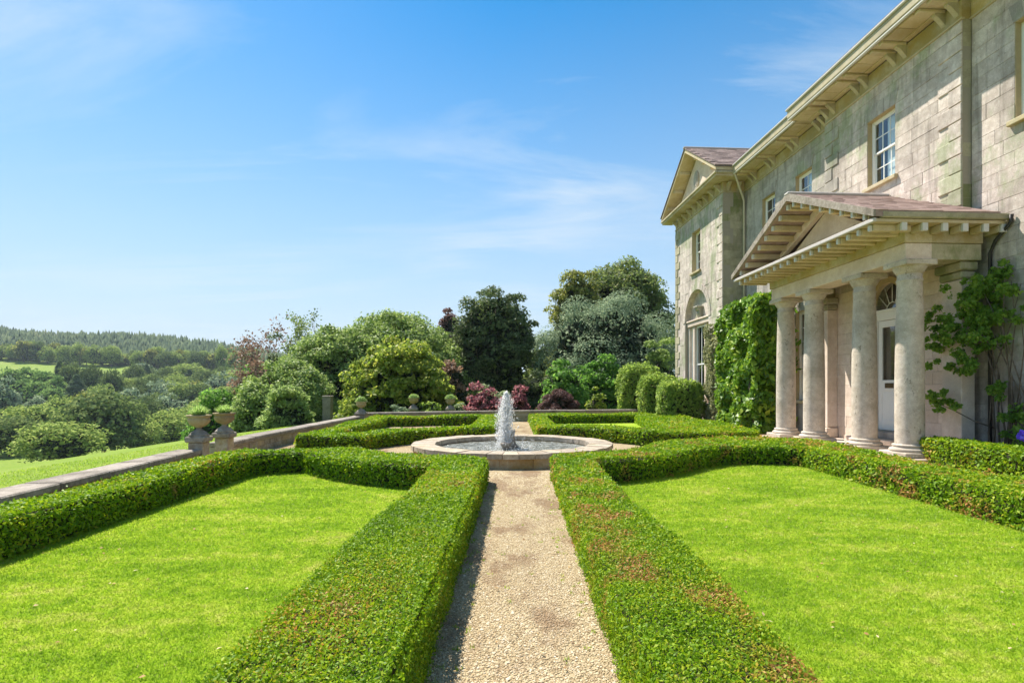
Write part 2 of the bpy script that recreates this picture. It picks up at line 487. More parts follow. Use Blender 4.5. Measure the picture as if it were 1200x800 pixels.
gx = np.concatenate([np.arange(-1900, -200, 40), np.arange(-200, -60, 6), np.arange(-60, 20, 1.0), np.arange(20, 100, 10), np.arange(100, 1901, 60)])
gy = np.concatenate([np.arange(-300, -50, 30), np.arange(-50, 60, 1.0), np.arange(60, 250, 5), np.arange(250, 1500, 25), np.arange(1500, 4100, 130)])
GX, GY = np.meshgrid(gx, gy)
GZ = terrain_z(GX, GY)
GZ = np.where(GY < -50, np.minimum(GZ, -.3), GZ)
ny, nx = GX.shape
ids = np.arange(nx * ny).reshape(ny, nx)
F = np.stack([ids[:-1, :-1], ids[:-1, 1:], ids[1:, 1:], ids[1:, :-1]], -1).reshape(-1, 4)
t = NT('meadow_grass')
n1, n2 = t.noise(.06, 5, .6), t.noise(1.3, 5, .65)
c = t.ramp(n2, [(.3, (.12, .20, .02)), (.55, (.18, .255, .032)), (.75, (.25, .29, .06))])
c = t.mix(t.math('MULTIPLY', t.step(n1, .45, .65), .5), c, (.23, .27, .075))
M['meadow'] = t.done(t.bsdf(c, .9, t.bump(t.noise(9, 6, .7), .6, .05), spec=.1))
link('terrain', mesh_np('terrain', np.stack([GX, GY, GZ], -1).reshape(-1, 3), F, [M['meadow']], smooth=True), kind='structure')

# gravel
t = NT('gravel')
p = t.geo.outputs['Position']
v1 = t.voronoi(75, out=1); v2 = t.voronoi(75)
c = t.ramp(v1, [(.1, (.30, .22, .125)), (.45, (.42, .325, .19)), (.75, (.50, .405, .255)), (.95, (.58, .5, .36))])
c = t.mix(t.math('MULTIPLY', t.step(t.noise(1.6, 5, .65, stretch=(1, .5, 1)), .47, .62), .75), c, (.22, .135, .075))
c = t.mix(t.math('MULTIPLY', t.step(t.noise(14, 4, .7), .60, .75), .5), c, (.17, .13, .08))
c = t.mix(t.math('MULTIPLY', t.step(t.noise(3.1, 5, .7), .60, .74), .3), c, (.2, .25, .06))
h = t.math('ADD', t.math('MULTIPLY', v2, -1.0), t.math('MULTIPLY', t.noise(12, 4), .5))
M['gravel'] = t.done(t.bsdf(c, .95, t.bump(h, .9, .02), spec=.15))
court = [(-4.75, -8), (-5.4, 5.6), (-6.1, 10), (-6.4, 13), (-6.7, 23.2), (7, 27.3), (14, 27.3), (14, -8)]
MB().add([(x, y, 0) for x, y in court], [tuple(range(len(court)))]).build('gravel_path', M['gravel'], kind='structure')

# lawns
CF = (-.12, 12.45)
lawnL = [(-.85, -4), (-.85, 8.6)] + arc(CF, 4.1, 258, 216) + [(-4.8, 9.9), (-4.75, -4)]
lawnR = [(.85, -4), (5.7, -4), (5.9, 11.2), (4.6, 11.6)] + arc(CF, 3.75, -34, -70) + [(.85, 8.8)]
lawnF = [(.95, 17.2), (4.6, 15.8), (5.6, 24.5), (.95, 24.2)]
def lawn_mat(name, translucent):
    t = NT(name)
    big = t.noise(1.5, 5, .65, stretch=(.6, 1.2, 1)); mid = t.noise(9, 4, .6); fine = t.noise(120, 3, .7)
    c = t.ramp(t.math('ADD', t.math('MULTIPLY', big, .6), t.math('MULTIPLY', mid, .4)),
               [(.39, (.165, .28, .012)), (.475, (.235, .36, .018)), (.545, (.31, .41, .03)), (.64, (.43, .45, .10))])
    if translucent:
        r = t.geo.outputs['Random Per Island']
        c = t.mix(t.step(r, .9, 1.0), t.scale_col(c, t.math('ADD', t.math('MULTIPLY', r, .5), .8)), (.34, .32, .12))
        d = t.bsdf(c, .5, spec=.25)
        tr = t.n.new("ShaderNodeBsdfTranslucent"); t.l.new(t.scale_col(c, 1.5), tr.inputs[0])
        m = t.n.new("ShaderNodeMixShader"); m.inputs[0].default_value = .45
        t.l.new(d, m.inputs[1]); t.l.new(tr.outputs[0], m.inputs[2])
        return t.done(m.outputs[0])
    c = t.scale_col(c, t.math('ADD', t.math('MULTIPLY', fine, .5), .75))
    return t.done(t.bsdf(c, .9, t.bump(fine, .8, .02), spec=.1))
M['lawn'] = lawn_mat('lawn_turf', False); M['blade'] = lawn_mat('grass_blade', True)
for nm, pl in (('lawn', lawnL), ('lawn', lawnR), ('lawn', lawnF)):
    MB().add([(x, y, .008) for x, y in pl], [tuple(range(len(pl)))]).build(nm, M['lawn'], kind='structure')
def blades(poly, dens, y0=2.0, y1=99, hgt=.017, wid=.0036, rng=nrg):
    xs, ys = zip(*poly); a, b, c_, d_ = min(xs), max(xs), max(min(ys), y0), min(max(ys), y1)
    n = int((b - a) * (d_ - c_) * dens)
    X = rng.uniform(a, b, n); Y = rng.uniform(c_, d_, n)
    D = np.hypot(X, Y)
    keep = inside(X, Y, poly) & (rng.random(n) < np.minimum(1, (4.2 / D) ** 1.6))
    X, Y, D = X[keep], Y[keep], D[keep]; n = len(X)
    sc = np.maximum(1, D / 4.2) ** .8
    clump = 1.0
    h = hgt * rng.uniform(.6, 1.35, n) * clump * sc ** .4; wd = wid * sc
    an = rng.uniform(0, 2 * np.pi, n); la = rng.uniform(0, 2 * np.pi, n); le = h * rng.uniform(.2, 1.3, n)
    P = np.stack([X, Y, np.full(n, .006)], 1)
    U = np.stack([np.cos(an), np.sin(an), np.zeros(n)], 1) * wd[:, None]
    T = P + np.stack([np.cos(la) * le, np.sin(la) * le, h], 1)
    V = np.stack([P - U, P + U, T], 1).reshape(-1, 3)
    return V, np.arange(3 * n).reshape(-1, 3)
for pl in (lawnL, lawnR):
    V, F = blades(pl, 12000)
    link('grass', mesh_np('grass', V, F, [M['blade']]), label='short mown grass of the garden lawns', cat='grass', kind='stuff')

# litter: dry leaves on lawn and path, small weeds in the gravel
rng = np.random.default_rng(77)
P = np.stack([rng.uniform(-4.2, 5.1, 260), rng.uniform(2.7, 9.5, 260), np.full(260, .022)], 1)
P = P[(np.abs(P[:, 0]) < .45) | ((np.abs(P[:, 0]) > 1.35) & (P[:, 1] < 8.2))]
V, F = leaves_np(P, np.tile((0, 0, 1), (len(P), 1)), .018, rng=rng, jitter=.25)
t = NT('dry_leaf'); t.done(t.bsdf(t.ramp(t.geo.outputs['Random Per Island'], [(0, (.25, .13, .05)), (.5, (.42, .28, .12)), (1, (.62, .52, .35))]), .8, spec=.2))
link('fallen_leaves', mesh_np('fallen_leaves', V, F, [t.m]), label='dry leaves scattered on the lawns and the path', cat='leaves', kind='stuff')
k = 110; cx = np.where(rng.random(k) < .6, np.where(rng.random(k) < .5, rng.uniform(-.45, -.3, k), rng.uniform(.36, .5, k)), rng.uniform(-.4, .45, k)); cy = rng.uniform(2.7, 8.5, k)
n = k * 9; X = np.repeat(cx, 9) + rng.normal(0, .012, n); Y = np.repeat(cy, 9) + rng.normal(0, .012, n); a = rng.uniform(0, 6.28, n); hh = rng.uniform(.012, .034, n)
B = np.stack([X, Y, np.zeros(n)], 1); U = np.stack([np.cos(a), np.sin(a), np.zeros(n)], 1) * .003; T = B + np.stack([np.sin(a) * hh * .8, np.cos(a) * hh * .8, hh], 1)
link('weeds', mesh_np('weeds', np.stack([B - U, B + U, T], 1).reshape(-1, 3), np.arange(3 * n).reshape(-1, 3), [M['blade']]), label='small green weeds in the gravel path', cat='weeds', kind='stuff')
bank = [(-10.9, 3.5), (-5.75, 4.0), (-6.35, 9.8), (-6.65, 13), (-6.9, 23.5), (-7.2, 34), (-11.5, 34)]
V, F = blades(bank, 2600, y0=3.5, hgt=.02, wid=.0026)
V = V.copy(); V[:, 2] += terrain_z(V[:, 0], V[:, 1])
link('bank_grass', mesh_np('bank_grass', V, F, [M['blade']]), label='rough bright grass on the bank beyond the parapet', cat='grass', kind='stuff')
# loose stones on the near path
def pebbles():
    n = 30000
    Y = 2.6 + (np.random.default_rng(5).random(n) ** 1.5) * 7.2
    rng = np.random.default_rng(6)
    X = rng.uniform(-.56, .62, n)
    s = rng.uniform(.0032, .0085, n) * np.where(rng.random(n) < .02, 1.9, 1) * np.maximum(1, Y / 6)
    base = np.array([(1, 0, .1), (.2, .9, 0), (-.95, .1, .05), (-.1, -1, .1), (.1, .05, .75), (0, 0, -.3)])
    fc = np.array([(0, 1, 4), (1, 2, 4), (2, 3, 4), (3, 0, 4)])
    an = rng.uniform(0, 6.28, n); ca, sa = np.cos(an), np.sin(an)
    B = base[None] * rng.uniform(.6, 1.3, (n, 6, 3))
    V = np.stack([B[..., 0] * ca[:, None] - B[..., 1] * sa[:, None], B[..., 0] * sa[:, None] + B[..., 1] * ca[:, None], B[..., 2]], -1) * s[:, None, None]
    V += np.stack([X, Y, np.full(n, .002)], 1)[:, None]
    F = (fc[None] + 6 * np.arange(n)[:, None, None]).reshape(-1, 3)
    return mesh_np('gravel_stones', V.reshape(-1, 3), F, [M['pebble']])
t = NT('pebble')
c = t.ramp(t.geo.outputs['Random Per Island'], [(0, (.23, .16, .095)), (.3, (.40, .31, .18)), (.7, (.50, .405, .255)), (1, (.64, .56, .43))])
c = t.mix(t.math('MULTIPLY', t.step(t.noise(1.6, 5, .65, stretch=(1, .5, 1)), .47, .62), .7), c, (.25, .17, .11))
M['pebble'] = t.done(t.bsdf(c, .9, spec=.2))
link('gravel', pebbles(), label='loose pale gravel on the garden path', cat='gravel', kind='stuff')

# ------------------------------------------------------------------ box hedges
hc = [(0, (.055, .12, .005)), (.3, (.13, .25, .006)), (.62, (.225, .355, .008)), (.81, (.36, .43, .015)), (.90, (.42, .33, .03)), (1, (.50, .22, .06))]
M['hedge'] = leaf_mat('box_leaf', hc, .33, patch=(.33, .20, .07), patch_scale=1.0, patch_lo=.60, patch_hi=.74)
M['hedge_brown'] = leaf_mat('box_leaf_browned', hc, .33, patch=(.44, .22, .07), patch_scale=1.1, patch_lo=.495, patch_hi=.63)
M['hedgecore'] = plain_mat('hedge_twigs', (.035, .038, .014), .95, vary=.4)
M['crowncore'] = plain_mat('painted_shade_foliage', (.022, .036, .014), .95, vary=.4)  # near-black green, crown shade painted as leaf colour
def hedge(label, poly, h, mat, dmin=2.2, ymin=1.2, cover=3.0, lmin=.0095, seed=1, wav=.011):
    rng = np.random.default_rng(seed)
    P2 = np.array(poly)
    ctr = lambda x, y: .03 * np.sin(x * 1.9 + seed) * np.sin(y * 1.3) + .012 * np.sin(7 * x + 3 * y) * np.sin(5.1 * y)
    sz = lambda D: np.clip(.0027 * D, lmin, .05)
    x0, y0 = P2.min(0); x1, y1 = P2.max(0); y0 = max(y0, ymin)
    # top
    n = int((x1 - x0) * (y1 - y0) * cover / lmin ** 2 * .6)
    n = min(n, 3000000)
    dens0 = n / ((x1 - x0) * (y1 - y0))
    X = rng.uniform(x0, x1, n); Y = rng.uniform(y0, y1, n); D = np.hypot(X, Y)
    s = sz(D)
    k = rng.random(n) < (cover / s ** 2 * .6) / dens0
    X, Y, s = X[k], Y[k], s[k]
    k = inside(X, Y, poly); X, Y, s = X[k], Y[k], s[k]
    hole = np.sin(X * 17.3 + 2.1 * np.sin(Y * 9.7 + seed)) * np.sin(Y * 13.1 + 1.7 * np.sin(X * 11.3)) > .93
    k = ~(hole & (rng.random(len(X)) < .85)); X, Y, s = X[k], Y[k], s[k]
    Z = h + ctr(X, Y) + rng.normal(0, wav, len(X)) - np.abs(rng.normal(0, .012, len(X))) + np.where(rng.random(len(X)) < .012, rng.uniform(.015, .05, len(X)), 0)
    Pt = [np.stack([X, Y, Z], 1)]; Nt = [np.tile((0, 0, .75), (len(X), 1))]; St = [s]
    # sides
    m = len(poly)
    area = sum((P2[(i + 1) % m][0] - P2[i][0]) * (P2[(i + 1) % m][1] + P2[i][1]) for i in range(m))
    sgn = 1 if area > 0 else -1
    for i in range(m):
        a, b = P2[i], P2[(i + 1) % m]; L = np.hypot(*(b - a))
        if L < .01 or max(a[1], b[1]) < ymin: continue
        nr = np.array([-(b - a)[1], (b - a)[0]]) / L * sgn
        segs = max(1, int(L / .6))
        for q in range(segs):
            fa, fb = q / segs, (q + 1) / segs
            c = a + (b - a) * (fa + fb) / 2
            if c[1] < ymin: continue
            s_ = float(sz(np.hypot(*c))) * 1.05
            k_ = int(L / segs * h * cover / s_ ** 2 * .55)
            f = rng.uniform(fa, fb, k_); z = rng.uniform(.02, 1, k_)
            off = rng.normal(0, .016, k_) + .008 * np.sin(f * L * 6 + 2 * z * 3 + seed) - .045 * (z > .93) + .012
            q2 = a + (b - a) * f[:, None] + nr * off[:, None]
            zz = z * (h + ctr(q2[:, 0], q2[:, 1])) 
            Pt.append(np.column_stack([q2, zz])); Nt.append(np.tile((nr[0] * .8, nr[1] * .8, .25), (k_, 1))); St.append(np.full(k_, s_))
    P, N, s = np.vstack(Pt), np.vstack(Nt), np.concatenate(St)
    V, F = leaves_np(P, N, s, aspect=2.0, jitter=.75, rng=rng)
    root = thing('box_hedge', label, 'hedge', (float(P2[:, 0].mean()), float(P2[:, 1].mean()), 0), group='clipped box hedges of the parterre')
    o = np.array([P2[:, 0].mean(), P2[:, 1].mean(), 0])
    link('foliage', mesh_np('hedge_foliage', V - o, F, [mat]), root)
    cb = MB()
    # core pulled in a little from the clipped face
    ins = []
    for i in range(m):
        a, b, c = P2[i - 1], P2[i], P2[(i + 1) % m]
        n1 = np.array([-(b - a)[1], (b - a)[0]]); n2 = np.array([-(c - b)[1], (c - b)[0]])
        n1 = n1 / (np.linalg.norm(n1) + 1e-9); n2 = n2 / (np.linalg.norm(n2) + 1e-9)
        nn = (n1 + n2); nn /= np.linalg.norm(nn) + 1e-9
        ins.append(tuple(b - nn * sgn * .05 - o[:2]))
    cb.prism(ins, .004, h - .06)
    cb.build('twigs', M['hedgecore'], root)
    return root
NL = [(-.5, -2.5), (-.5, 8.87)] + arc(CF, 3.6, 262, 218) + [(-5.0, 10.15), (-5.15, 9.9), (-5.03, 4.8), (-4.95, -2.5), (-4.4, -2.5), (-4.48, 5), (-4.58, 9.3), (-4.45, 9.55)] + arc(CF, 4.55, 215.5, 256) + [(-1.2, -2.5)]
NR = [(.52, -2.5), (.6, 9.3)] + arc(CF, 3.2, -76, -24) + [(3.6, 12.0), (4.6, 12.55), (5.9, 12.75), (6.5, 12.3), (6.25, 7), (5.95, -2.5), (5.2, -2.5), (5.3, 5.7), (5.5, 10.45), (5.3, 10.75), (4.5, 10.85), (3.85, 10.6)] + arc(CF, 4.13, -38, -71) + [(1.17, 8.3), (1.17, -2.5)]
FL = [(-5.3, 13.1), (-3.85, 13.35)] + arc(CF, 3.72, 165, 100) + [(-.75, 23.9), (-.95, 24.2), (-5.8, 22.7), (-5.95, 22.3), (-5.305, 13.12), (-4.8, 14.2), (-5.2, 21.8), (-1.5, 22.9), (-1.42, 17.0)] + arc(CF, 4.4, 107, 156) + [(-4.795, 14.18)]
FR = [(.62, 16.3)] + arc(CF, 4.0, 78, 30) + [(4.8, 14.15), (6.2, 14.4), (6.75, 15.3), (7.1, 25.7), (.55, 24.9), (.618, 16.33), (1.2, 18.0), (1.15, 23.7), (5.25, 24.3), (4.45, 16.6), (3.95, 16.2)] + arc(CF, 5.2, 42, 76)[1:] + [(1.202, 17.98)]
hedge('low clipped box hedge enclosing the near left lawn beside the valley wall', NL, .395, M['hedge'], seed=1)
hedge('low box hedge with browned patches enclosing the near right lawn by the portico', NR, .395, M['hedge_brown'], seed=2)
hedge('low box hedge of the far left plot between fountain and corner urn', FL, .385, M['hedge'], seed=3)
hedge('low box hedge of the far right plot beside the tall clipped shrubs', FR, .385, M['hedge'], seed=4)
hedge('short box hedge in front of the portico and wall climber', [(8.25, 11.3), (8.95, 11.3), (8.75, 3), (7.95, 3)], .49, M['hedge'], seed=5, ymin=5)

# ------------------------------------------------------------------ garden walls
def oriented(p, q):
    d = Vector((q[0] - p[0], q[1] - p[1], 0)); return d.length, math.atan2(d.y, d.x)
def garden_wall(label, pts, h, thick, side, stones=True, group=None):
    """wall along pts; the wall body lies on the `side` (+1 left, -1 right) of the line"""
    root = thing('garden_wall', label, 'wall', (pts[0][0], pts[0][1], 0), group=group)
    o = Vector((pts[0][0], pts[0][1], 0))
    for p, q in zip(pts[:-1], pts[1:]):
        L, a = oriented(p, q)
        loc = Vector((p[0], p[1], 0)) - o
        y0, y1 = (0.012, thick) if side > 0 else (-thick, -0.012)
        MB().box(0, L, y0, y1, -.5, h - .1).build('wall_core', M['mortar'], root, loc=loc, rotz=a)
        n = max(1, round(L / .85)); x = 0
        for i in range(n):
            x1 = L * (i + 1) / n + rnd.uniform(-.05, .05) * (i < n - 1)
            e = rnd.uniform(.0, .008)
            y0, y1 = (-.05, thick + .04) if side > 0 else (-thick - .04, .05)
            MB().bevbox(x + .004, x1 - .004, y0 + e, y1, h - .1 + e, h + e * .6, .018).build('coping_stone', M['coping'], root, loc=loc, rotz=a)
            x = x1
        if stones:
            zz = -.02
            for ch in (.15, .135):
                x = 0
                while x < L - .05:
                    x1 = min(L, x + rnd.uniform(.28, .62))
                    if L - x1 < .15: x1 = L
                    e = rnd.uniform(-.006, .01)
                    y0, y1 = (-e, .05) if side > 0 else (-.05, e)
                    MB().bevbox(x + .005, x1 - .005, y0, y1, zz + .004, zz + ch - .004, .012).build('stone', M['rustic'], root, loc=loc, rotz=a)
                    x = x1
                zz += ch
    return root
garden_wall('low stone parapet wall left of the urn gateway with flat coping', [(-4.85, -2.5), (-5.36, 5.6), (-5.9, 10.14)], .39, .34, 1)
garden_wall('low stone parapet wall from the urn gateway back to the corner urn', [(-6.05, 11.38), (-6.25, 13.5), (-6.5, 23.0)], .39, .34, 1)
garden_wall('far stone parapet wall across the end of the garden', [(-6.45, 23.2), (-1.0, 25.55), (7.6, 27.6)], .5, .34, 1, stones=True)

# piers with urns
def lathe_part(name, prof, mat, parent, n=24, loc=None):
    return MB().lathe(prof, n).build(name, mat, parent, loc=loc)
grassy = leaf_mat('urn_plant_leaf', [(0, (.18, .28, .06)), (.5, (.32, .45, .12)), (1, (.5, .56, .28))], .45)
def pier(x, y, h, label, wd=.36, rz=0.06, group='piers carrying urns'):
    r = thing('stone_pier', label, 'pier', (x, y, 0), rz, group=group)
    w2 = wd / 2
    MB().bevbox(-w2, w2, -w2, w2, -.3, h - .112, .015).build('shaft', M['rustic'], r)
    MB().bevbox(-w2 - .045, w2 + .045, -w2 - .045, w2 + .045, h - .11, h, .022).build('cap', M['coping'], r)
    return r
def urn(x, y, z, sc, label, fluted=True, group='urns on the garden wall'):
    r = thing('urn', label, 'urn', (x, y, z), group=group)
    lathe_part('foot', [(p * sc, q * sc) for p, q in ((.19, 0), (.195, .03), (.17, .05), (.14, .085), (.09, .12), (.058, .145), (.05, .16), (.052, .18))], M['coping'], r)
    n = 28; prof = [(.055, .18), (.08, .195), (.13, .22), (.18, .27), (.205, .325), (.205, .365), (.19, .385), (.215, .40), (.235, .415), (.24, .44), (.21, .445), (.18, .41), (.02, .39)]
    mb = MB(); vs = []; fs = []
    for i, (p, q) in enumerate(prof):
        for k in range(n):
            a = 2 * math.pi * k / n
            f = 1 + (.05 * (-1) ** k if fluted and 1 < i < 5 else 0)
            vs.append((p * sc * f * math.cos(a), p * sc * f * math.sin(a), q * sc))
    for i in range(len(prof) - 1):
        for k in range(n):
            fs.append((i * n + k, i * n + (k + 1) % n, (i + 1) * n + (k + 1) % n, (i + 1) * n + k))
    mb.add(vs, fs, 0, True).build('bowl', M['urn'], r)
    return r
def tuft(x, y, z, rad, h, label, seed=0, mat=None, name='potted_plant', cat='plant', n=360, round_=False, group=None):
    rng = np.random.default_rng(seed)
    r = link(name, None, None, (x, y, z), label=label, cat=cat, group=group)
    if round_:
        q = sph(n * 3, rng); q[:, 2] = np.abs(q[:, 2]) if round_ == 1 else q[:, 2]
        P = q * rng.uniform(.75, 1.03, (n * 3, 1)) * np.array([rad, rad, h])
        V, F = leaves_np(P, q, min(.05, rad * .25), rng=rng)
        me = mesh_np('leaves', V, F, [mat or grassy])
    else:
        a = rng.uniform(0, 6.28, n); l = rng.uniform(.3, 1, n); b = rng.uniform(0, .4, n) * rad
        B = np.stack([np.cos(a) * b, np.sin(a) * b, np.zeros(n)], 1)
        T = np.stack([np.cos(a) * rad * l, np.sin(a) * rad * l, h * (1.15 - .6 * l) * rng.uniform(.6, 1.1, n)], 1)
        U = np.stack([-np.sin(a), np.cos(a), np.zeros(n)], 1) * .013
        V = np.stack([B - U, B + U, T + U * .4, T - U * .4], 1).reshape(-1, 3)
        me = mesh_np('leaves', V, np.arange(4 * n).reshape(-1, 4), [mat or grassy])
    link('leaves', me, r)
    return r
pier(-6.0, 10.3, .62, 'square stone pier at the end of the left parapet under an urn', .27)
pier(-6.02, 11.23, .62, 'square stone pier right of the gateway gap under an urn', .27)
for (x, y, lb) in ((-6.0, 10.3, 'left of the two'), (-6.02, 11.23, 'right of the two')):
    urn(x, y, .62, .90, lb + ' fluted stone urns on the gateway piers, planted with grasses')
    tuft(x, y, .985, .21, .22, 'green grassy plant growing in the ' + lb.split()[0] + ' gateway urn', seed=int(y))
pier(-6.5, 22.75, .55, 'small stone pier at the corner of the parapet walls', .36)
urn(-6.5, 22.75, .55, 1.0, 'stone urn with a round plant on the wall corner pier')
tuft(-6.5, 22.75, .98, .22, .2, 'round clipped plant in the urn on the wall corner', seed=4, round_=1)
pier(-5.3, 28.0, .55, 'small stone pier behind the far wall under a terracotta coloured urn', .4)
urn(-5.3, 28.0, .55, 1.15, 'terracotta coloured urn behind the far wall between low shrubs')
tuft(-5.3, 28.0, 1.05, .26, .2, 'pale green plant in the terracotta coloured urn', seed=5, round_=1)
pier(-3.5, 28.6, .5, 'small stone pier behind the far wall by the pale round bush', .4)
urn(-3.5, 28.6, .5, 1.15, 'stone urn behind the far wall beside the pale round bush')
tuft(-3.5, 28.6, 1.0, .27, .22, 'grey green plant in the urn beside the pale round bush', seed=6, round_=1)
r = thing('stone_post', 'plain square stone post standing on the grass bank beyond the wall', 'post', (-11.4, 32.9, -.6))
MB().bevbox(-.25, .25, -.25, .25, 0, 1.62, .02).build('shaft', M['coping'], r)
MB().bevbox(-.27, .27, -.27, .27, 1.62, 1.72, .03).build('cap', M['coping'], r)

# ------------------------------------------------------------------ fountain
fx, fy = CF
fo = thing('fountain', 'round stone fountain basin with a water jet between the hedges', 'fountain', (fx, fy, 0))
N_ = 96
def ring(r0, r1, z0, z1, a0, a1, n, mb=None, wob=0.0):
    mb = mb or MB(); vs = []
    for i in range(n + 1):
        a = a0 + (a1 - a0) * i / n
        for r_, z_ in ((r0, z0), (r1, z0), (r1, z1), (r0, z1)): vs.append((r_ * math.cos(a), r_ * math.sin(a), z_))
    fs = []
    for i in range(n):
        for k in range(4): fs.append((4 * i + k, 4 * i + (k + 1) % 4, 4 * i + 4 + (k + 1) % 4, 4 * i + 4 + k))
    fs += [(3, 2, 1, 0), (4 * n, 4 * n + 1, 4 * n + 2, 4 * n + 3)]
    return mb.add(vs, fs)
ring(1.78, 2.19, -.2, .19, 0, 2 * math.pi, N_).build('basin_wall', M['basin'], fo)
ns = 46
for i in range(ns):
    a0, a1 = 2 * math.pi * i / ns, 2 * math.pi * (i + 1) / ns
    e = rnd.uniform(0, .014); e2 = rnd.uniform(-.02, .022)
    ring(1.74 + e2 * .6, 2.26 + e2, .19, .283 + e, a0 + .0025, a1 - .0025, 3).build('coping_stone', M['basin_rim'], fo)
ns = 22
for i in range(ns):
    a0, a1 = 2 * math.pi * i / ns + .05, 2 * math.pi * (i + 1) / ns + .05
    e = rnd.uniform(0, .02)
    ring(2.15, 2.2 + e, -.1, .188, a0 + .003, a1 - .003, 4).build('stone', M['basin'], fo)
MB().lathe([(0.01, 0), (1.79, 0.001)], N_, (0, 0, .02)).build('basin_floor', M['basin'], fo)
t = NT('fountain_water')
c = t.mix(t.step(t.math('ADD', t.noise(9, 5, .7), t.math('MULTIPLY', t.noise(45, 3, .7), .6)), .72, .98), (.12, .12, .09), (.62, .63, .58))
M['water'] = t.done(t.bsdf(c, .08, t.bump(t.noise(14, 4, .6, dist=.5), .8, .05), spec=.6))
MB().lathe([(0.01, 0), (1.79, 0.001)], N_, (0, 0, .17)).build('water', M['water'], fo)
lathe_part('pedestal', [(.2, .1), (.2, .2), (.15, .24), (.11, .3), (.10, .45), (.12, .52), (.12, .56), (.07, .58)], M['coping'], fo, 16, (-.04, .12, 0))
lathe_part('nozzle', [(.05, .1), (.055, .2), (.1, .24), (.13, .31), (.12, .315), (.03, .28)], M['coping'], fo, 14, (-.13, -.38, 0))
t = NT('falling_water')
b = t.bsdf((.98, .98, .98), .5, spec=.2)
tr = t.n.new("ShaderNodeBsdfTranslucent"); tr.inputs[0].default_value = (.98, .98, .98, 1)
m = t.n.new("ShaderNodeMixShader"); m.inputs[0].default_value = .5
t.l.new(b, m.inputs[1]); t.l.new(tr.outputs[0], m.inputs[2])
M['spray'] = t.done(m.outputs[0])
def jet():
    rng = np.random.default_rng(8); n = 8000
    f = rng.random(n) ** 1.15                        # 0 bottom .. 1 top
    prof = np.interp(f, [0, .12, .35, .6, .85, 1], [.16, .155, .185, .175, .125, .03])
    a = rng.uniform(0, 6.28, n); rr = prof * np.minimum(1.7, np.abs(rng.normal(0, .6, n)))
    z = .19 + 1.24 * f
    P = np.stack([rr * np.cos(a) - .12 - .05 * (1 - f), rr * np.sin(a) - .1, z], 1)
    # splashes over the pool
    k = 500; a2 = rng.uniform(0, 6.28, k); r2 = .2 + np.abs(rng.normal(0, .3, k))
    P = np.vstack([P, np.stack([r2 * np.cos(a2), r2 * np.sin(a2) - .1, .18 + rng.random(k) ** 3 * .22], 1)])
    s = np.concatenate([rng.uniform(.0025, .0062, n), rng.uniform(.004, .01, k)])
    st = np.concatenate([rng.uniform(2, 9.0, n), np.ones(k)])
    oc = np.array([(1, 0, 0), (0, 1, 0), (-1, 0, 0), (0, -1, 0), (0, 0, 1), (0, 0, -1)], float)
    V = oc[None] * s[:, None, None]; V[..., 2] *= st[:, None]
    V = V + P[:, None]
    fc = np.array([(0, 1, 4), (1, 2, 4), (2, 3, 4), (3, 0, 4), (1, 0, 5), (2, 1, 5), (3, 2, 5), (0, 3, 5)])
    F = (fc[None] + 6 * np.arange(len(P))[:, None, None]).reshape(-1, 3)
    return V.reshape(-1, 3), F
V, F = jet()
link('water_spray', mesh_np('water_spray', V, F, [M['spray']], smooth=True), fo, kind='stuff')
mb = MB()
for k in range(5):
    a = k * 2.4; top = rnd.uniform(.8, 1.22) if k else 1.25; q = rnd.uniform(.02, .1) if k else 0
    pts = []; rs = []
    for i in range(9):
        u = i / 8
        pts.append((q * math.cos(a) * (1 - u * .8) + rnd.uniform(-.012, .012) - .13, q * math.sin(a) * (1 - u * .8) - .1, .18 + top * u)); rs.append((.016 if k else .03) * (1 - u * .75) * rnd.uniform(.7, 1.25))
    mb.tube(pts, rs, 6)
mb.build('water_column', M['spray'], fo)

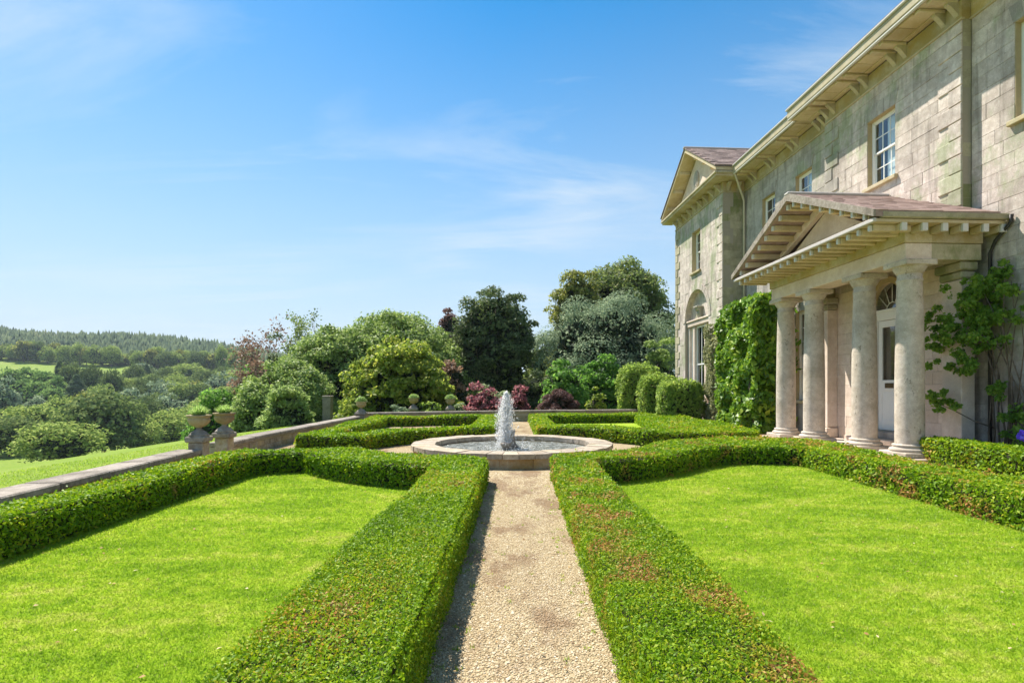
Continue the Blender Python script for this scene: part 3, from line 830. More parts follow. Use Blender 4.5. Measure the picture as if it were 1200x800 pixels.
# ------------------------------------------------------------------ the house (local x = into the house, y = along the facade away from the camera)
HR = R(3.22)
house = thing('country_house', 'grey stone classical country house with columned portico and pedimented far wing', 'house', (0, 0, 0), HR)
_hc, _hs = math.cos(HR), math.sin(HR)
def hw(n, s): return n * _hc - s * _hs, n * _hs + s * _hc          # house-local to world
blocks = []                                                        # (priority, parent, mat, box)
def wall_piece(name, axis, at, back, a0, a1, z0, z1, mat, openings=(), course=.3, blen=.62, joints=True, a_min=None, seed=0, proud=.022, first=0):
    """a wall slab with real openings, faced with separate ashlar blocks. axis 'x': face at x=at looking to -x, running along y;
    axis 'y': face at y=at looking to -y, running along x"""
    rr = random.Random(seed + 31)
    cells = MB()
    A = sorted({a0, a1, *[o[0] for o in openings], *[o[1] for o in openings]}); Z = sorted({z0, z1, *[o[2] for o in openings], *[o[3] for o in openings]})
    put = (lambda mb, p, q, u, v, w0, w1: mb.box(p, q, u, v, w0, w1)) if axis == 'x' else (lambda mb, p, q, u, v, w0, w1: mb.box(u, v, p, q, w0, w1))
    for i in range(len(A) - 1):
        for j in range(len(Z) - 1):
            am, zm = (A[i] + A[i + 1]) / 2, (Z[j] + Z[j + 1]) / 2
            if any(o[0] < am < o[1] and o[2] < zm < o[3] for o in openings): continue
            put(cells, at + proud - .006, back, A[i], A[i + 1], Z[j], Z[j + 1])
    w_ = cells.build(name, M['mortar'] if joints else mat, house)
    if not joints: return w_
    zl = [z0]
    for b in Z[1:]:
        a = zl[-1]; k = max(1, round((b - a) / course))
        zl += [a + (b - a) * (i + 1) / k for i in range(k)]
    for ci, (za, zb) in enumerate(zip(zl[:-1], zl[1:])):
        zm = (za + zb) / 2
        holes = sorted((o[0], o[1]) for o in openings if o[2] < zm < o[3])
        runs, c = [], a0
        for h0, h1 in holes: runs.append((c, h0)); c = h1
        runs.append((c, a1))
        for r0, r1 in runs:
            x = r0; off = blen * (.5 if ci % 2 else 1)
            first_ = True
            while x < r1 - .02:
                L = off if first_ else blen * rr.uniform(.75, 1.3)
                first_ = False
                x1 = x + L
                if r1 - x1 < .2: x1 = r1
                if a_min is None or x1 > a_min:
                    e = rr.uniform(-.004, .004)
                    g = .0022
                    bx = (at + e, at + proud + .01, x + g, x1 - g, za + g, zb - g) if axis == 'x' else (x + g, x1 - g, at + e, at + proud + .01, za + g, zb - g)
                    cx_, cy_ = ((at, (x + x1) / 2) if axis == 'x' else ((x + x1) / 2, at))
                    wx, wy = hw(cx_, cy_)
                    d2 = wx * wx + wy * wy
                    vis = (x1 - x) * (zb - za) * (abs(cx_) if axis == 'x' else cy_) / d2 ** 1.5
                    if wx / max(wy, .1) > .95: vis *= .02
                    m_ = mat(zm, (x + x1) / 2) if callable(mat) else mat
                    blocks.append((vis, w_, m_, bx))
                x = x1
    return w_
def flush_blocks(limit=296):
    blocks.sort(key=lambda q: -q[0])
    for _, par, m_, b in blocks[:limit]:
        c = ((b[0] + b[1]) / 2, (b[2] + b[3]) / 2, (b[4] + b[5]) / 2)
        MB().bevbox(b[0] - c[0], b[1] - c[0], b[2] - c[1], b[3] - c[1], b[4] - c[2], b[5] - c[2], .004).build('stone_block', m_, par, loc=c)
    rest = {}
    for _, par, m_, b in blocks[limit:]: rest.setdefault(m_.name, []).append(b)
    ms = list(rest); mb = MB()
    for i, k in enumerate(ms):
        for b in rest[k]: mb.box(*b, mi=i)
    if ms: mb.build('stonework', [M_by_name[k] for k in ms], house, kind='stuff')
M_by_name = {m_.name: m_ for m_ in M.values()}

def warm_low(z, a): return M['ashlar_warm'] if z < 4.3 else M['ashlar']
win_up = (13.1, 14.1, 6.86, 8.62); door_o = (12.80, 13.90, .44, 4.25)
wall_piece('bay_wall', 'x', 10.2, 10.6, 11.18, 15.9, .0, 9.46, warm_low, [win_up, door_o], seed=1)
wall_piece('bay_return', 'y', 11.18, 11.5, 10.225, 10.42, .0, 9.46, M['mossy'], seed=2, blen=.5)
win_n = (9.15, 10.2, 6.80, 8.72)
wall_piece('side_wall', 'x', 10.4, 10.8, 1.5, 11.16, .0, 9.46, M['ashlar'], [win_n], seed=3, a_min=6.0)
w2, w3, g2 = (16.92, 17.86, 6.88, 8.64), (19.16, 20.08, 6.88, 8.64), (16.92, 17.86, 1.14, 4.1)
wall_piece('linking_wall', 'x', 10.4, 10.8, 15.92, 21.5, .0, 9.46, M['ashlar_grey'], [w2, w3, g2], seed=4)
wall_piece('wing_return', 'y', 21.52, 21.9, 9.545, 12.5, .0, 9.46, M['mossy'], seed=5, blen=.55)
wu, wa = (23.86, 24.84, 6.86, 8.72), (22.94, 25.7, .9, 6.03)
wall_piece('wing_wall', 'x', 9.52, 9.95, 21.52, 27.0, .0, 9.46, M['ashlar'], [wu, wa], seed=6, blen=.7)
# quoins on the bay corner, the linking wall's end and the wing corners
def quoins(at, s0, dirn, z0, z1, long_, short, mat, ret=None, hgt=.37, name='quoin'):
    z, k = z0, 0
    while z < z1 - .1:
        L = long_ if k % 2 else short
        zb = min(z1, z + hgt)
        a, b = (s0, s0 + L) if dirn > 0 else (s0 - L, s0)
        MB().bevbox(at - .03, at + .015, a, b, z + .006, zb - .012, .014).build(name, mat, house)
        z = zb; k += 1
quoins(10.2, 11.165, 1, 5.45, 9.40, .62, .34, M['ashlar'])
quoins(10.2, 15.915, -1, 5.45, 9.40, .62, .34, M['ashlar_grey'])
quoins(9.52, 21.505, 1, .4, 9.3, .6, .34, M['ashlar'])
quoins(9.52, 27.015, -1, .4, 9.3, .6, .34, M['mossy'])
# plinth courses and house mass behind
MB().box(10.36, 10.45, 1.5, 10.5, 0, .35).build('plinth', M['ashlar_warm'], house)
MB().box(10.9, 22, 1.6, 26.6, -.5, 9.8).build('house_mass', M['room'], house)
MB().box(9.5, 22, 26.85, 27.0, -.5, 9.46).build('wing_end_wall', M['ashlar_grey'], house)

# frieze band with a string moulding under it
def frieze(x, s0, s1, mat, th=.3):
    MB().box(x - .012, x + th, s0, s1, 9.46, 9.87).build('frieze', mat, house)
    MB().bevbox(x - .05, x + .05, s0 - (.03 if s0 > 5 else 0), s1 + .02, 9.435, 9.475, .012).build('string_moulding', M['fascia'], house)
frieze(10.4, 1.5, 11.16, M['ochre']); frieze(10.2, 11.17, 15.91, M['ochre']); frieze(10.4, 15.93, 21.5, M['ochre']); frieze(9.52, 21.51, 27.0, M['ochre'])
MB().box(9.83, 12.4, 21.508, 21.9, 9.46, 9.868).build('frieze', M['ochre'], house)
MB().bevbox(9.58, 12.4, 21.47, 21.55, 9.437, 9.473, .012).build('string_moulding', M['fascia'], house)
# eaves: fascia, gutter lip, soffit panels, battens and curled brackets
def bracket_mesh(depth, hgt, wd, name):
    pl = [(0, 0), (0, hgt), (-depth, hgt), (-depth, hgt * .80)]
    for i in range(1, 7):
        u = i / 7
        pl.append((-depth * (1 - u) * (1 - .35 * u) - .03 * math.sin(u * math.pi), hgt * (.80 - .72 * u ** 1.6)))
    pl.append((0, .02))
    return MB().prism(pl, -wd / 2, wd / 2, 'y').mesh(name, [M['fascia']])
br_me = bracket_mesh(.25, .32, .11, 'eave_bracket')
def eave(x0, xw, s0, s1, pairs, single=False):
    MB().bevbox(x0, x0 + .12, s0, s1, 9.96, 10.2, .02).build('fascia', M['fascia'], house)
    MB().bevbox(x0 - .05, x0 + .06, s0 - .02, s1 + .02, 10.202, 10.26, .02).build('gutter', M['gutter'], house)
    MB().bevbox(x0 + .012, x0 + .09, s0 + .01, s1 - .01, 9.90, 9.957, .015).build('gutter_lip', M['gutter'], house)
    MB().box(x0 + .125, xw + .05, s0, s1, 9.93, 9.98).build('soffit', M['soffit'], house)
    xs0, xs1 = x0 + .14, xw - .02
    edges = []
    for p in pairs:
        for q in p:
            if s0 < q < s1:
                link('eave_bracket', br_me, house, (xw - .005, q, 9.535))
                MB().bevbox(xs0, xs1, q - .075, q + .075, 9.85, 9.928, .015).build('soffit_batten', M['soffit'], house)
                edges.append(q)
    edges = sorted([s0] + edges + [s1])
    for a, b in zip(edges[:-1], edges[1:]):
        if b - a > .6:
            m_ = (a + b) / 2
            for u, v in ((a + .11, m_ - .008), (m_ + .008, b - .11)):
                MB().bevbox(xs0, xs1 - .16, u, v, 9.90, 9.928, .012).build('soffit_panel', M['soffit'], house)
            MB().bevbox(xs1 - .15, xs1, a + .11, b - .11, 9.89, 9.928, .01).build('soffit_panel', M['soffit'], house)
eave(9.63, 10.4, 1.5, 10.40, [(2.6, 2.95), (4.1, 4.45), (5.6, 5.95), (7.1, 7.45), (8.6, 8.95), (10.0, 10.3)])
eave(9.42, 10.2, 10.42, 16.65, [(11.3, 11.64), (12.76, 13.1), (14.1, 14.45), (15.47, 15.8)])
eave(9.63, 10.4, 16.67, 20.92, [(16.22, 16.5), (17.7, 18.0), (19.15, 19.45), (20.5, 20.8)])
for q in (16.22, 16.5): link('eave_bracket', br_me, house, (10.395, q, 9.53))
# main roof
def slab(pts_low, pts_high, th, name, mat):
    v = [*pts_low, *pts_high]; vb = [(x, y, z - th) for x, y, z in v]
    MB().add(v + vb, [(0, 1, 2, 3), (7, 6, 5, 4), (0, 4, 5, 1), (1, 5, 6, 2), (2, 6, 7, 3), (3, 7, 4, 0)]).build(name, mat, house)
slab([(9.40, 10.4, 10.29), (9.40, 16.66, 10.29)], [(14.5, 16.66, 12.3), (14.5, 10.4, 12.3)], .03, 'main_roof', M['slate'])
slab([(9.61, 1.5, 10.28), (9.61, 10.39, 10.28)], [(14.5, 10.39, 12.25), (14.5, 1.5, 12.25)], .03, 'main_roof', M['slate'])
slab([(9.61, 16.67, 10.28), (9.61, 23, 10.28)], [(14.5, 23, 12.25), (14.5, 16.67, 12.25)], .03, 'main_roof', M['slate'])

# sash windows
def sash_window(o, x, cols=2, rows=2, depth=.13, sill=True, arch=True, blind=.62, frame_mat=None, vmat=None):
    a0, a1, z0, z1 = o; xf = x + depth
    r = MB()
    fw = .06
    for b in ((a0, a0 + fw, z0, z1), (a1 - fw, a1, z0, z1), (a0 + fw, a1 - fw, z1 - fw, z1), (a0 + fw, a1 - fw, z0, z0 + fw)):
        r.bevbox(xf, xf + .1, b[0] + .002, b[1] - .002, b[2] + .002, b[3] - .002, .008)
    win = r.build('window', M['white'], house)
    # stone reveal around the opening
    rv = MB()
    for b in ((a0 - .001, a0 + .012, z0, z1), (a1 - .012, a1 + .001, z0, z1), (a0 + .012, a1 - .012, z1 - .012, z1 + .001)):
        rv.box(x + .012, xf - .001, *b)
    rv.build('reveal', M['sillpaint'], win)
    zm = (z0 + z1) / 2
    for k, (u, v, dx) in enumerate(((z0 + fw, zm + .02, .05), (zm - .02, z1 - fw, .018))):
        sx = xf + dx
        s_ = MB(); t_ = .045
        A, B = a0 + fw, a1 - fw
        for b in ((A, A + t_, u, v), (B - t_, B, u, v), (A + t_, B - t_, u, u + t_), (A + t_, B - t_, v - t_, v)):
            s_.box(sx, sx + .03, b[0] + .003, b[1] - .003, b[2], b[3])
        s_.build('sash', M['white'], win)
        gb = MB()
        for i in range(1, cols):
            q = A + t_ + (B - A - 2 * t_) * i / cols
            gb.box(sx + .004, sx + .026, q - .011, q + .011, u + t_, v - t_)
        for j in range(1, rows):
            q = u + t_ + (v - u - 2 * t_) * j / rows
            gb.box(sx + .006, sx + .024, A + t_, B - t_, q - .011, q + .011)
        gb.build('glazing_bar', M['white'], win)
        for i in range(cols):
            for j in range(rows):
                p0 = A + t_ + (B - A - 2 * t_) * i / cols; p1 = A + t_ + (B - A - 2 * t_) * (i + 1) / cols
                q0 = u + t_ + (v - u - 2 * t_) * j / rows; q1 = u + t_ + (v - u - 2 * t_) * (j + 1) / rows
                MB().box(sx + .012, sx + .017, p0, p1, q0, q1).build('pane', M['glass'], win)
    MB().box(xf + .55, xf + .6, a0 - .3, a1 + .3, z0 - .2, z1 + .2).build('interior', M['room'], win)
    if blind:
        MB().box(xf + .13, xf + .145, a0 + fw, a0 + fw + (a1 - a0 - 2 * fw) * blind, z0 + fw, z1 - fw).build('curtain', M['blind'], win)
    if sill:
        MB().bevbox(x - .09, xf + .02, a0 - .1, a1 + .1, z0 - .1, z0 - .002, .012).build('sill', M['ochre'], win)
    if arch:
        n = 5; hgt = .36; W = a1 - a0
        for i in range(n):
            f0, f1 = i / n, (i + 1) / n
            e = rnd.uniform(0, .006)
            lo0, lo1 = a0 - .02 + (W + .04) * f0 + .004, a0 - .02 + (W + .04) * f1 - .004
            hi0, hi1 = a0 - .12 + (W + .24) * f0 + .004, a0 - .12 + (W + .24) * f1 - .004
            MB().prism([(lo0, z1 + .004), (lo1, z1 + .004), (hi1, z1 + hgt), (hi0, z1 + hgt)], x - .012 - e, x + .015, 'x').build('lintel_stone', vmat or M['ashlar_grey'], win)
    return win
sash_window(win_up, 10.2, 3, 2, blind=.60)
sash_window(win_n, 10.4, 3, 2)
sash_window(w2, 10.4, 2, 2); sash_window(w3, 10.4, 2, 2, blind=0); sash_window(g2, 10.4, 2, 3, arch=False)
sash_window(wu, 9.52, 2, 2, depth=.2, arch=False, blind=.7)

# wing: arched recess with a three-light window
aw = MB()
def arch_fill(mb, x0, x1, a0, a1, zs, zt, r, n=20):
    """fills the corners between an arch of radius r and its bounding rectangle up to zt"""
    c = (a0 + a1) / 2
    pts = [(c + r * math.cos(math.pi * i / n), zs + r * math.sin(math.pi * i / n)) for i in range(n + 1)]
    for half in (0, 1):
        h = n // 2
        seg = pts[:h + 1] if half == 0 else pts[h:]
        corner = (a1, zt) if half == 0 else (a0, zt)
        for p, q in zip(seg[:-1], seg[1:]):
            mb.prism([corner, q, p] if half == 0 else [corner, q, p], x0, x1, 'x')
    return mb
ca, ra = (wa[0] + wa[1]) / 2, (wa[1] - wa[0]) / 2
arch_fill(MB(), 9.53, 9.94, wa[0], wa[1], 4.65, 6.031, ra).build('arch_spandrel', M['ashlar'], house)
nv = 15
for i in range(nv):
    a_0, a_1 = math.pi * i / nv + .006, math.pi * (i + 1) / nv - .006
    q = []
    for r_, seq in ((ra - .005, (a_0, (a_0 + a_1) / 2, a_1)), (ra + .26, (a_1, (a_0 + a_1) / 2, a_0))):
        q += [(ca + r_ * math.cos(b), 4.65 + r_ * math.sin(b)) for b in seq]
    MB().prism(q, 9.50 - rnd.uniform(0, .008), 9.54, 'x').build('arch_stone', M['ashlar'], house)
aw = MB().prism([(ca + (ra + .02) * math.cos(math.pi * i / 24), 4.66 + (ra + .02) * math.sin(math.pi * i / 24)) for i in range(25)], 9.78, 9.85, 'x').build('arch_window', M['ashlar'], house)
MB().bevbox(9.60, 9.9, wa[0] + .003, wa[1] - .003, 4.42, 4.64, .03).build('transom', M['ashlar_warm'], aw)
MB().bevbox(9.55, 9.9, wa[0] + .003, wa[1] - .003, 4.64, 4.72, .02).build('transom_moulding', M['ashlar_warm'], aw)
MB().prism([(9.78, 4.75), (9.78, 5.2), (9.5, 5.2), (9.52, 5.12), (9.6, 5.05), (9.6, 4.95), (9.68, 4.75)], ca - .17, ca + .17, 'y').build('console', M['ashlar_grey'], aw)
MB().bevbox(9.46, 9.78, ca - .23, ca + .23, 5.2, 5.28, .02).build('console_cap', M['ashlar_grey'], aw)
for q in (wa[0] + .12, wa[0] + .72, wa[1] - .72, wa[1] - .12):
    MB().bevbox(9.66, 9.92, q - .11, q + .11, .9, 4.41, .02).build('pilaster', M['ashlar_warm'], aw)
MB().bevbox(9.42, 9.9, wa[0] - .12, wa[1] + .12, .78, .897, .02).build('sill', M['ashlar'], aw)
for (a, b) in ((wa[0] + .23, wa[0] + .61), (wa[0] + .83, wa[1] - .83), (wa[1] - .61, wa[1] - .23)):
    f_ = MB()
    for c in ((a, a + .06, .9, 4.41), (b - .06, b, .9, 4.41), (a + .06, b - .06, 4.33, 4.41), (a + .06, b - .06, .9, .98), (a + .06, b - .06, 2.62, 2.68)):
        f_.box(9.76, 9.82, *c)
    if b - a > .6: f_.box(9.77, 9.81, (a + b) / 2 - .015, (a + b) / 2 + .015, .98, 4.33)
    f_.build('sash', M['white'], aw)
    for z0_, z1_ in ((.98, 2.62), (2.68, 4.33)): MB().box(9.785, 9.79, a + .06, b - .06, z0_, z1_).build('pane', M['glass'], aw)
MB().box(10.4, 10.45, wa[0] - .4, wa[1] + .4, .3, 6.1).build('interior', M['room'], aw)
MB().box(9.86, 9.875, wa[1] - .62, wa[1] - .24, 1.0, 4.3).build('curtain', M['blind'], aw)

# wing cornice, pediment and roof
x0, s0, s1, sm, za = 8.97, 20.92, 27.45, 24.18, 12.22
for nm, b in (('cornice', (x0, 9.5, s0, s1, 9.87, 9.96)), ('cornice', (9.5, 12, s0, 21.5, 9.87, 9.96))):
    MB().box(*b).build(nm, M['soffit'], house)
MB().bevbox(x0 - .06, x0 + .05, s0 - .06, s1 + .06, 9.962, 10.06, .02).build('cornice_moulding', M['fascia'], house)
MB().bevbox(x0 + .06, 9.66, s0 - .06, s0 + .05, 9.962, 10.06, .02).build('cornice_moulding', M['fascia'], house)
for i in range(9):
    link('eave_bracket', br_me, house, (9.51, 21.75 + i * .62, 9.466))
be = br_me
for i in range(2):
    o = link('eave_bracket', br_me, house, (9.72 + i * .42, 21.515, 9.466), R(90))
MB().prism([(s0 + .5, 10.06), (s1 - .5, 10.06), (sm, za - .25)], 9.5, 9.6, 'x').build('tympanum', M['ashlar_warm'], house)
mb = MB(); 
ov = [(.26 * math.cos(2 * math.pi * i / 20), .40 * math.sin(2 * math.pi * i / 20)) for i in range(20)]
mb.prism([(sm + p, 10.95 + q) for p, q in ov], 9.44, 9.5, 'x')
mb.prism([(sm + p * .75, 10.95 + q * .75) for p, q in ov], 9.42, 9.44, 'x').build('medallion', M['ashlar_grey'], house)
th = .12
for a, b, nm in ((s0 - .06, sm, 'raking_cornice'), (s1 + .06, sm, 'raking_cornice')):
    MB().prism([(a, 10.07), (a, 10.2), (b, za + .1), (b, za - .06)], x0 - .03, 9.7, 'x').build(nm, M['soffit'], house)
    for f in (.22, .48, .74):
        p = a + (b - a) * f; z_ = 10.07 + (za - .06 - 10.07) * f
        MB().bevbox(x0 + .06, 9.49, p - .06, p + .06, z_ - .13, z_ + .02, .015).build('soffit_batten', M['soffit'], house)
wr = MB()
for a in (s0 - .1, s1 + .1):
    wr.prism([(a, 10.21), (a, 10.245), (sm, za + .15), (sm, za + .11)], x0 - .07, 16, 'x')
wing_roof = wr.build('wing_roof', M['slate'], house)
cs = MB(); ang = math.atan2(za + .15 - 10.245, sm - s0 + .1); Lr = math.hypot(za + .15 - 10.245, sm - s0 + .1)
for k in range(13):                                               # slate courses of the near slope
    d0 = Lr * k / 13; x = x0 - .08 + (.2 if k % 2 else 0)
    while x < 15.5:
        w_ = .40 * rnd.uniform(.85, 1.1); e = rnd.uniform(.012, .024)
        q0, q1 = d0, min(Lr, d0 + Lr / 13 + .06)
        P = lambda d, h_: (s0 - .1 + d * math.cos(ang) - h_ * math.sin(ang), 10.245 + d * math.sin(ang) + h_ * math.cos(ang))
        v = []
        for xx in (x + .004, x + w_ - .004):
            for d, h_ in ((q0, .004), (q1, .002), (q1, .012), (q0, e + .012)):
                yy, zz = P(d, h_); v.append((xx, yy, zz))
        cs.add(v, [(0, 1, 2, 3), (7, 6, 5, 4), (0, 4, 5, 1), (1, 5, 6, 2), (2, 6, 7, 3), (3, 7, 4, 0)])
        x += w_
cs.build('slates', M['slate'], wing_roof, kind='stuff')
MB().bevbox(x0 - .1, 16, sm - .09, sm + .09, za + .13, za + .2, .03).build('ridge', M['leadflash'], wing_roof)

# downpipes
MB().tube([(9.70, 20.86, 9.93), (9.78, 20.9, 9.8), (10.22, 21.28, 9.2), (10.31, 21.34, 9.05), (10.31, 21.34, 0)], .045, 8).build('downpipe', M['pipe_light'], house)
MB().tube([(10.34, 10.2, 4.95), (10.34, 10.22, 4.8), (10.34, 10.55, 4.52), (10.335, 10.66, 4.3), (10.335, 10.66, 0)], .035, 8).build('downpipe', M['pipe_dark'], house)

# ---- portico
pc = 13.35
MB().bevbox(8.38, 10.18, 10.45, 16.2, -.1, .1, .02).build('portico_floor', M['ashlar_warm'], house)
for q in (10.96, 12.33, 14.3, 15.69):
    c = MB().lathe([(.264, .36), (.266, .8), (.262, 1.8), (.248, 2.8), (.226, 3.72), (.232, 3.74), (.244, 3.76), (.232, 3.79), (.222, 3.8), (.224, 3.9)], 32).build('column', M['column'], house, loc=(8.85, q, 0))
    MB().lathe([(.35, .20), (.368, .225), (.368, .25), (.345, .275), (.312, .285), (.302, .31), (.318, .325), (.312, .35), (.275, .362)], 32).build('column_base', M['column'], c)
    MB().bevbox(-.39, .39, -.39, .39, .1, .205, .015).build('plinth_block', M['column'], c)
    MB().lathe([(.224, 3.9), (.242, 3.91), (.25, 3.93), (.268, 3.96), (.30, 4.02), (.308, 4.05)], 32).build('capital', M['column'], c)
    MB().bevbox(-.335, .335, -.335, .335, 4.045, 4.158, .012).build('abacus', M['column'], c)
for a, b in ((10.86, 11.36), (15.34, 15.84)):
    p = MB().bevbox(9.9, 10.2, a, b, .4, 3.8, .012).build('wall_pilaster', M['ashlar_warm'], house)
    MB().bevbox(9.85, 10.19, a - .05, b + .05, .1, .39, .02).build('pilaster_base', M['ashlar_warm'], p)
    MB().bevbox(9.86, 10.19, a - .04, b + .04, 3.81, 3.97, .03).build('capital', M['mossy'], p)
    MB().bevbox(9.80, 10.19, a - .1, b + .1, 3.975, 4.157, .03).build('abacus', M['mossy'], p)
for nm, b, m_ in (('architrave', (8.55, 9.12, 10.70, 15.95, 4.16, 4.49), M['ashlar_warm']),
                  ('architrave', (9.12, 10.19, 10.70, 11.22, 4.16, 4.49), M['mossy']),
                  ('architrave', (9.12, 10.19, 15.43, 15.95, 4.16, 4.49), M['mossy']),
                  ('frieze', (8.51, 9.1, 10.66, 15.99, 4.495, 4.80), M['ochre']),
                  ('frieze', (9.1, 10.19, 10.66, 11.2, 4.495, 4.80), M['ochre']),
                  ('frieze', (9.1, 10.19, 15.45, 15.99, 4.495, 4.80), M['ochre'])):
    MB().bevbox(*b, .008).build(nm, m_, house)
MB().box(9.1, 10.19, 11.2, 15.45, 4.46, 4.5).build('portico_ceiling', M['ochre'], house)
e0, e1, xf = 10.33, 16.37, 7.62
for b in ((xf, 8.7, e0, e1, 4.80, 4.86), (8.7, 10.39, e0, 11.0, 4.80, 4.86), (8.7, 10.39, 15.7, e1, 4.80, 4.86)):
    MB().box(*b).build('cornice', M['soffit'], house)
MB().bevbox(xf - .04, xf + .03, e0 - .03, e1 + .03, 4.79, 4.87, .012).build('cornice_edge', M['leadflash'], house)
peg_m = M['gutter']
def mutule(x, s, z, L, axis, w_=.12, h_=.13, par=house, rise=0.0, end=.05):
    """a soffit beam with a pale end block"""
    mb = MB()
    if axis == 'x':
        mb.bevbox(end, L, -w_ / 2, w_ / 2, -h_, 0, .01); mb.bevbox(-.012, end - .002, -w_ * .28, w_ * .28, -h_ * 1.0, -.005, .008, mi=1)
    else:
        mb.bevbox(-w_ / 2, w_ / 2, end, L, -h_, 0, .01); mb.bevbox(-w_ * .42, w_ * .42, -.012, end - .002, -h_ * 1.1, .02, .008, mi=1)
    return mb.build('soffit_beam', [M['soffit'], peg_m], house, loc=(x, s, z))
for i in range(18):
    mutule(xf + .05, 10.55 + i * .33, 4.795, .84, 'x')
for i, x in enumerate((8.25, 8.68, 9.10, 9.52, 9.95, 10.33)):
    mutule(x, e0 + .02, 4.795, .30 if x < 10.2 else .4, 'y', .14, .14)
# pediment
za = 6.40
MB().prism([(e0 + .75, 4.87), (e1 - .75, 4.87), (pc, za - .42)], 8.56, 8.66, 'x').build('tympanum', M['ashlar_warm'], house)
proof = MB()
for a in (e0 - .05, e1 + .05):
    proof.prism([(a, 4.885), (a, 5.0), (pc, za), (pc, za - .15)], xf - .03, 10.19, 'x')
portico_roof = proof.build('portico_roof', M['lead'], house)
for a, b in ((e0 - .06, e0 + .06), (e1 - .06, e1 + .06)):
    MB().bevbox(7.75, 10.39, a, b, 4.872, 5.0, .02).build('eave_board', M['mossy'], house)
for a in (e0 - .08, e1 + .08):                                      # rough raking edge
    MB().prism([(a, 4.875), (a, 5.015), (pc, za + .03), (pc, za - .16)], xf - .08, xf - .032, 'x').build('verge', M['coping'], house)
    MB().prism([(a + (.4 if a < pc else -.4), 4.92), (a + (.4 if a < pc else -.4), 5.02), (pc, za - .18), (pc, za - .42)], 8.42, 8.555, 'x').build('raking_moulding', M['ashlar_warm'], house)
    for i in range(8):
        f = .13 + i * .118
        p = a + (pc - a) * f; z_ = 4.885 + (za - .15 - 4.885) * f
        mutule(xf + .02, p, z_ + .0, .80, 'x', .13, .14)
MB().bevbox(xf - .09, 10.19, pc - .1, pc + .1, za - .02, za + .05, .03).build('ridge', M['leadflash'], portico_roof)
# slates on the near slope of the portico roof
cs = MB(); ang = math.atan2(za - 5.0, pc - e0 + .05); Lr = math.hypot(za - 5.0, pc - e0 + .05); nc = 14
for k in range(nc):
    d0 = Lr * k / nc; x = xf - .03 + (.15 if k % 2 else 0)
    while x < 10.1:
        w_ = .30 * rnd.uniform(.85, 1.1); e = rnd.uniform(.010, .018); q1 = min(Lr, d0 + Lr / nc + .05)
        P = lambda d, h_: (e0 - .05 + d * math.cos(ang) - h_ * math.sin(ang), 5.0 + d * math.sin(ang) + h_ * math.cos(ang))
        v = []
        for xx in (x + .003, min(x + w_ - .003, 10.18)):
            for d, h_ in ((d0, .003), (q1, .002), (q1, .008), (d0, e + .008)):
                yy, zz = P(d, h_); v.append((xx, yy, zz))
        cs.add(v, [(0, 1, 2, 3), (7, 6, 5, 4), (0, 4, 5, 1), (1, 5, 6, 2), (2, 6, 7, 3), (3, 7, 4, 0)])
        x += w_
cs.build('slates', M['lead'], portico_roof, kind='stuff')

# door with fanlight
dr = MB()
for b in ((12.80, 12.89, .44, 3.5), (13.81, 13.90, .44, 3.5), (12.89, 13.81, 3.28, 3.5)):
    dr.bevbox(10.26, 10.42, b[0] + .002, b[1] - .002, b[2], b[3], .01)
door = dr.build('door', M['white'], house)
lf = MB()
for b in ((12.9, 13.03, .45, 3.27), (13.67, 13.8, .45, 3.27), (13.03, 13.67, 3.1, 3.27), (13.03, 13.67, 1.46, 1.74), (13.03, 13.67, .45, .72)):
    lf.bevbox(10.29, 10.34, *b, .008)
lf.box(10.305, 10.33, 13.03, 13.67, .72, 1.46).bevbox(10.297, 10.305, 13.09, 13.61, .78, 1.40, .006)
lf.build('door_leaf', M['white'], door)
MB().box(10.31, 10.316, 13.03, 13.67, 1.74, 3.1).build('pane', M['glass'], door)
MB().bevbox(10.278, 10.29, 13.26, 13.56, 1.53, 1.66, .004).build('letterbox', M['brass'], door)
MB().tube([(10.29, 13.05, 1.6), (10.23, 13.05, 1.6), (10.225, 13.05, 1.6)], [.012, .012, .03], 10).build('handle', M['brass'], door)
MB().box(10.7, 10.75, 12.3, 14.4, .4, 4.4).build('interior', M['room'], door)
MB().box(10.4, 10.41, 13.05, 13.66, 1.75, 3.1).build('curtain', plain_mat('brown_door_curtain', (.17, .12, .08), .9), door)
arch_fill(MB(), 10.215, 10.5, 12.80, 13.90, 3.7, 4.251, .55).build('arch_spandrel', M['ashlar_warm'], house)
n = 20
am = MB()
for r0_, r1_, xx in ((.50, .60, 10.17), (.56, .66, 10.15)):
    for i in range(n):
        b0, b1 = math.pi * i / n, math.pi * (i + 1) / n
        am.prism([(pc + r0_ * math.cos(b0), 3.7 + r0_ * math.sin(b0)), (pc + r1_ * math.cos(b0), 3.7 + r1_ * math.sin(b0)), (pc + r1_ * math.cos(b1), 3.7 + r1_ * math.sin(b1)), (pc + r0_ * math.cos(b1), 3.7 + r0_ * math.sin(b1))], xx, 10.3, 'x')
am.build('arch_moulding', M['sillpaint'], door)
fl = MB()
for k in range(1, 6):
    b = math.pi * k / 6
    fl.tube([(10.32, pc + .2 * math.cos(b), 3.52 + .2 * math.sin(b)), (10.32, pc + .54 * math.cos(b), 3.66 + .54 * math.sin(b))], .011, 5)
fl.tube([(10.32, pc + .2 * math.cos(math.pi * i / 12), 3.52 + .2 * math.sin(math.pi * i / 12)) for i in range(13)], .012, 5)
fl.bevbox(10.24, 10.36, 12.82, 13.88, 3.5, 3.56, .01)
fl.build('fanlight', M['white'], door)
MB().box(10.33, 10.335, 12.81, 13.89, 3.56, 4.24).build('pane', M['glass'], door)
MB().bevbox(9.62, 10.19, 12.5, 14.2, .1, .27, .015).build('door_step', M['ashlar_warm'], house)
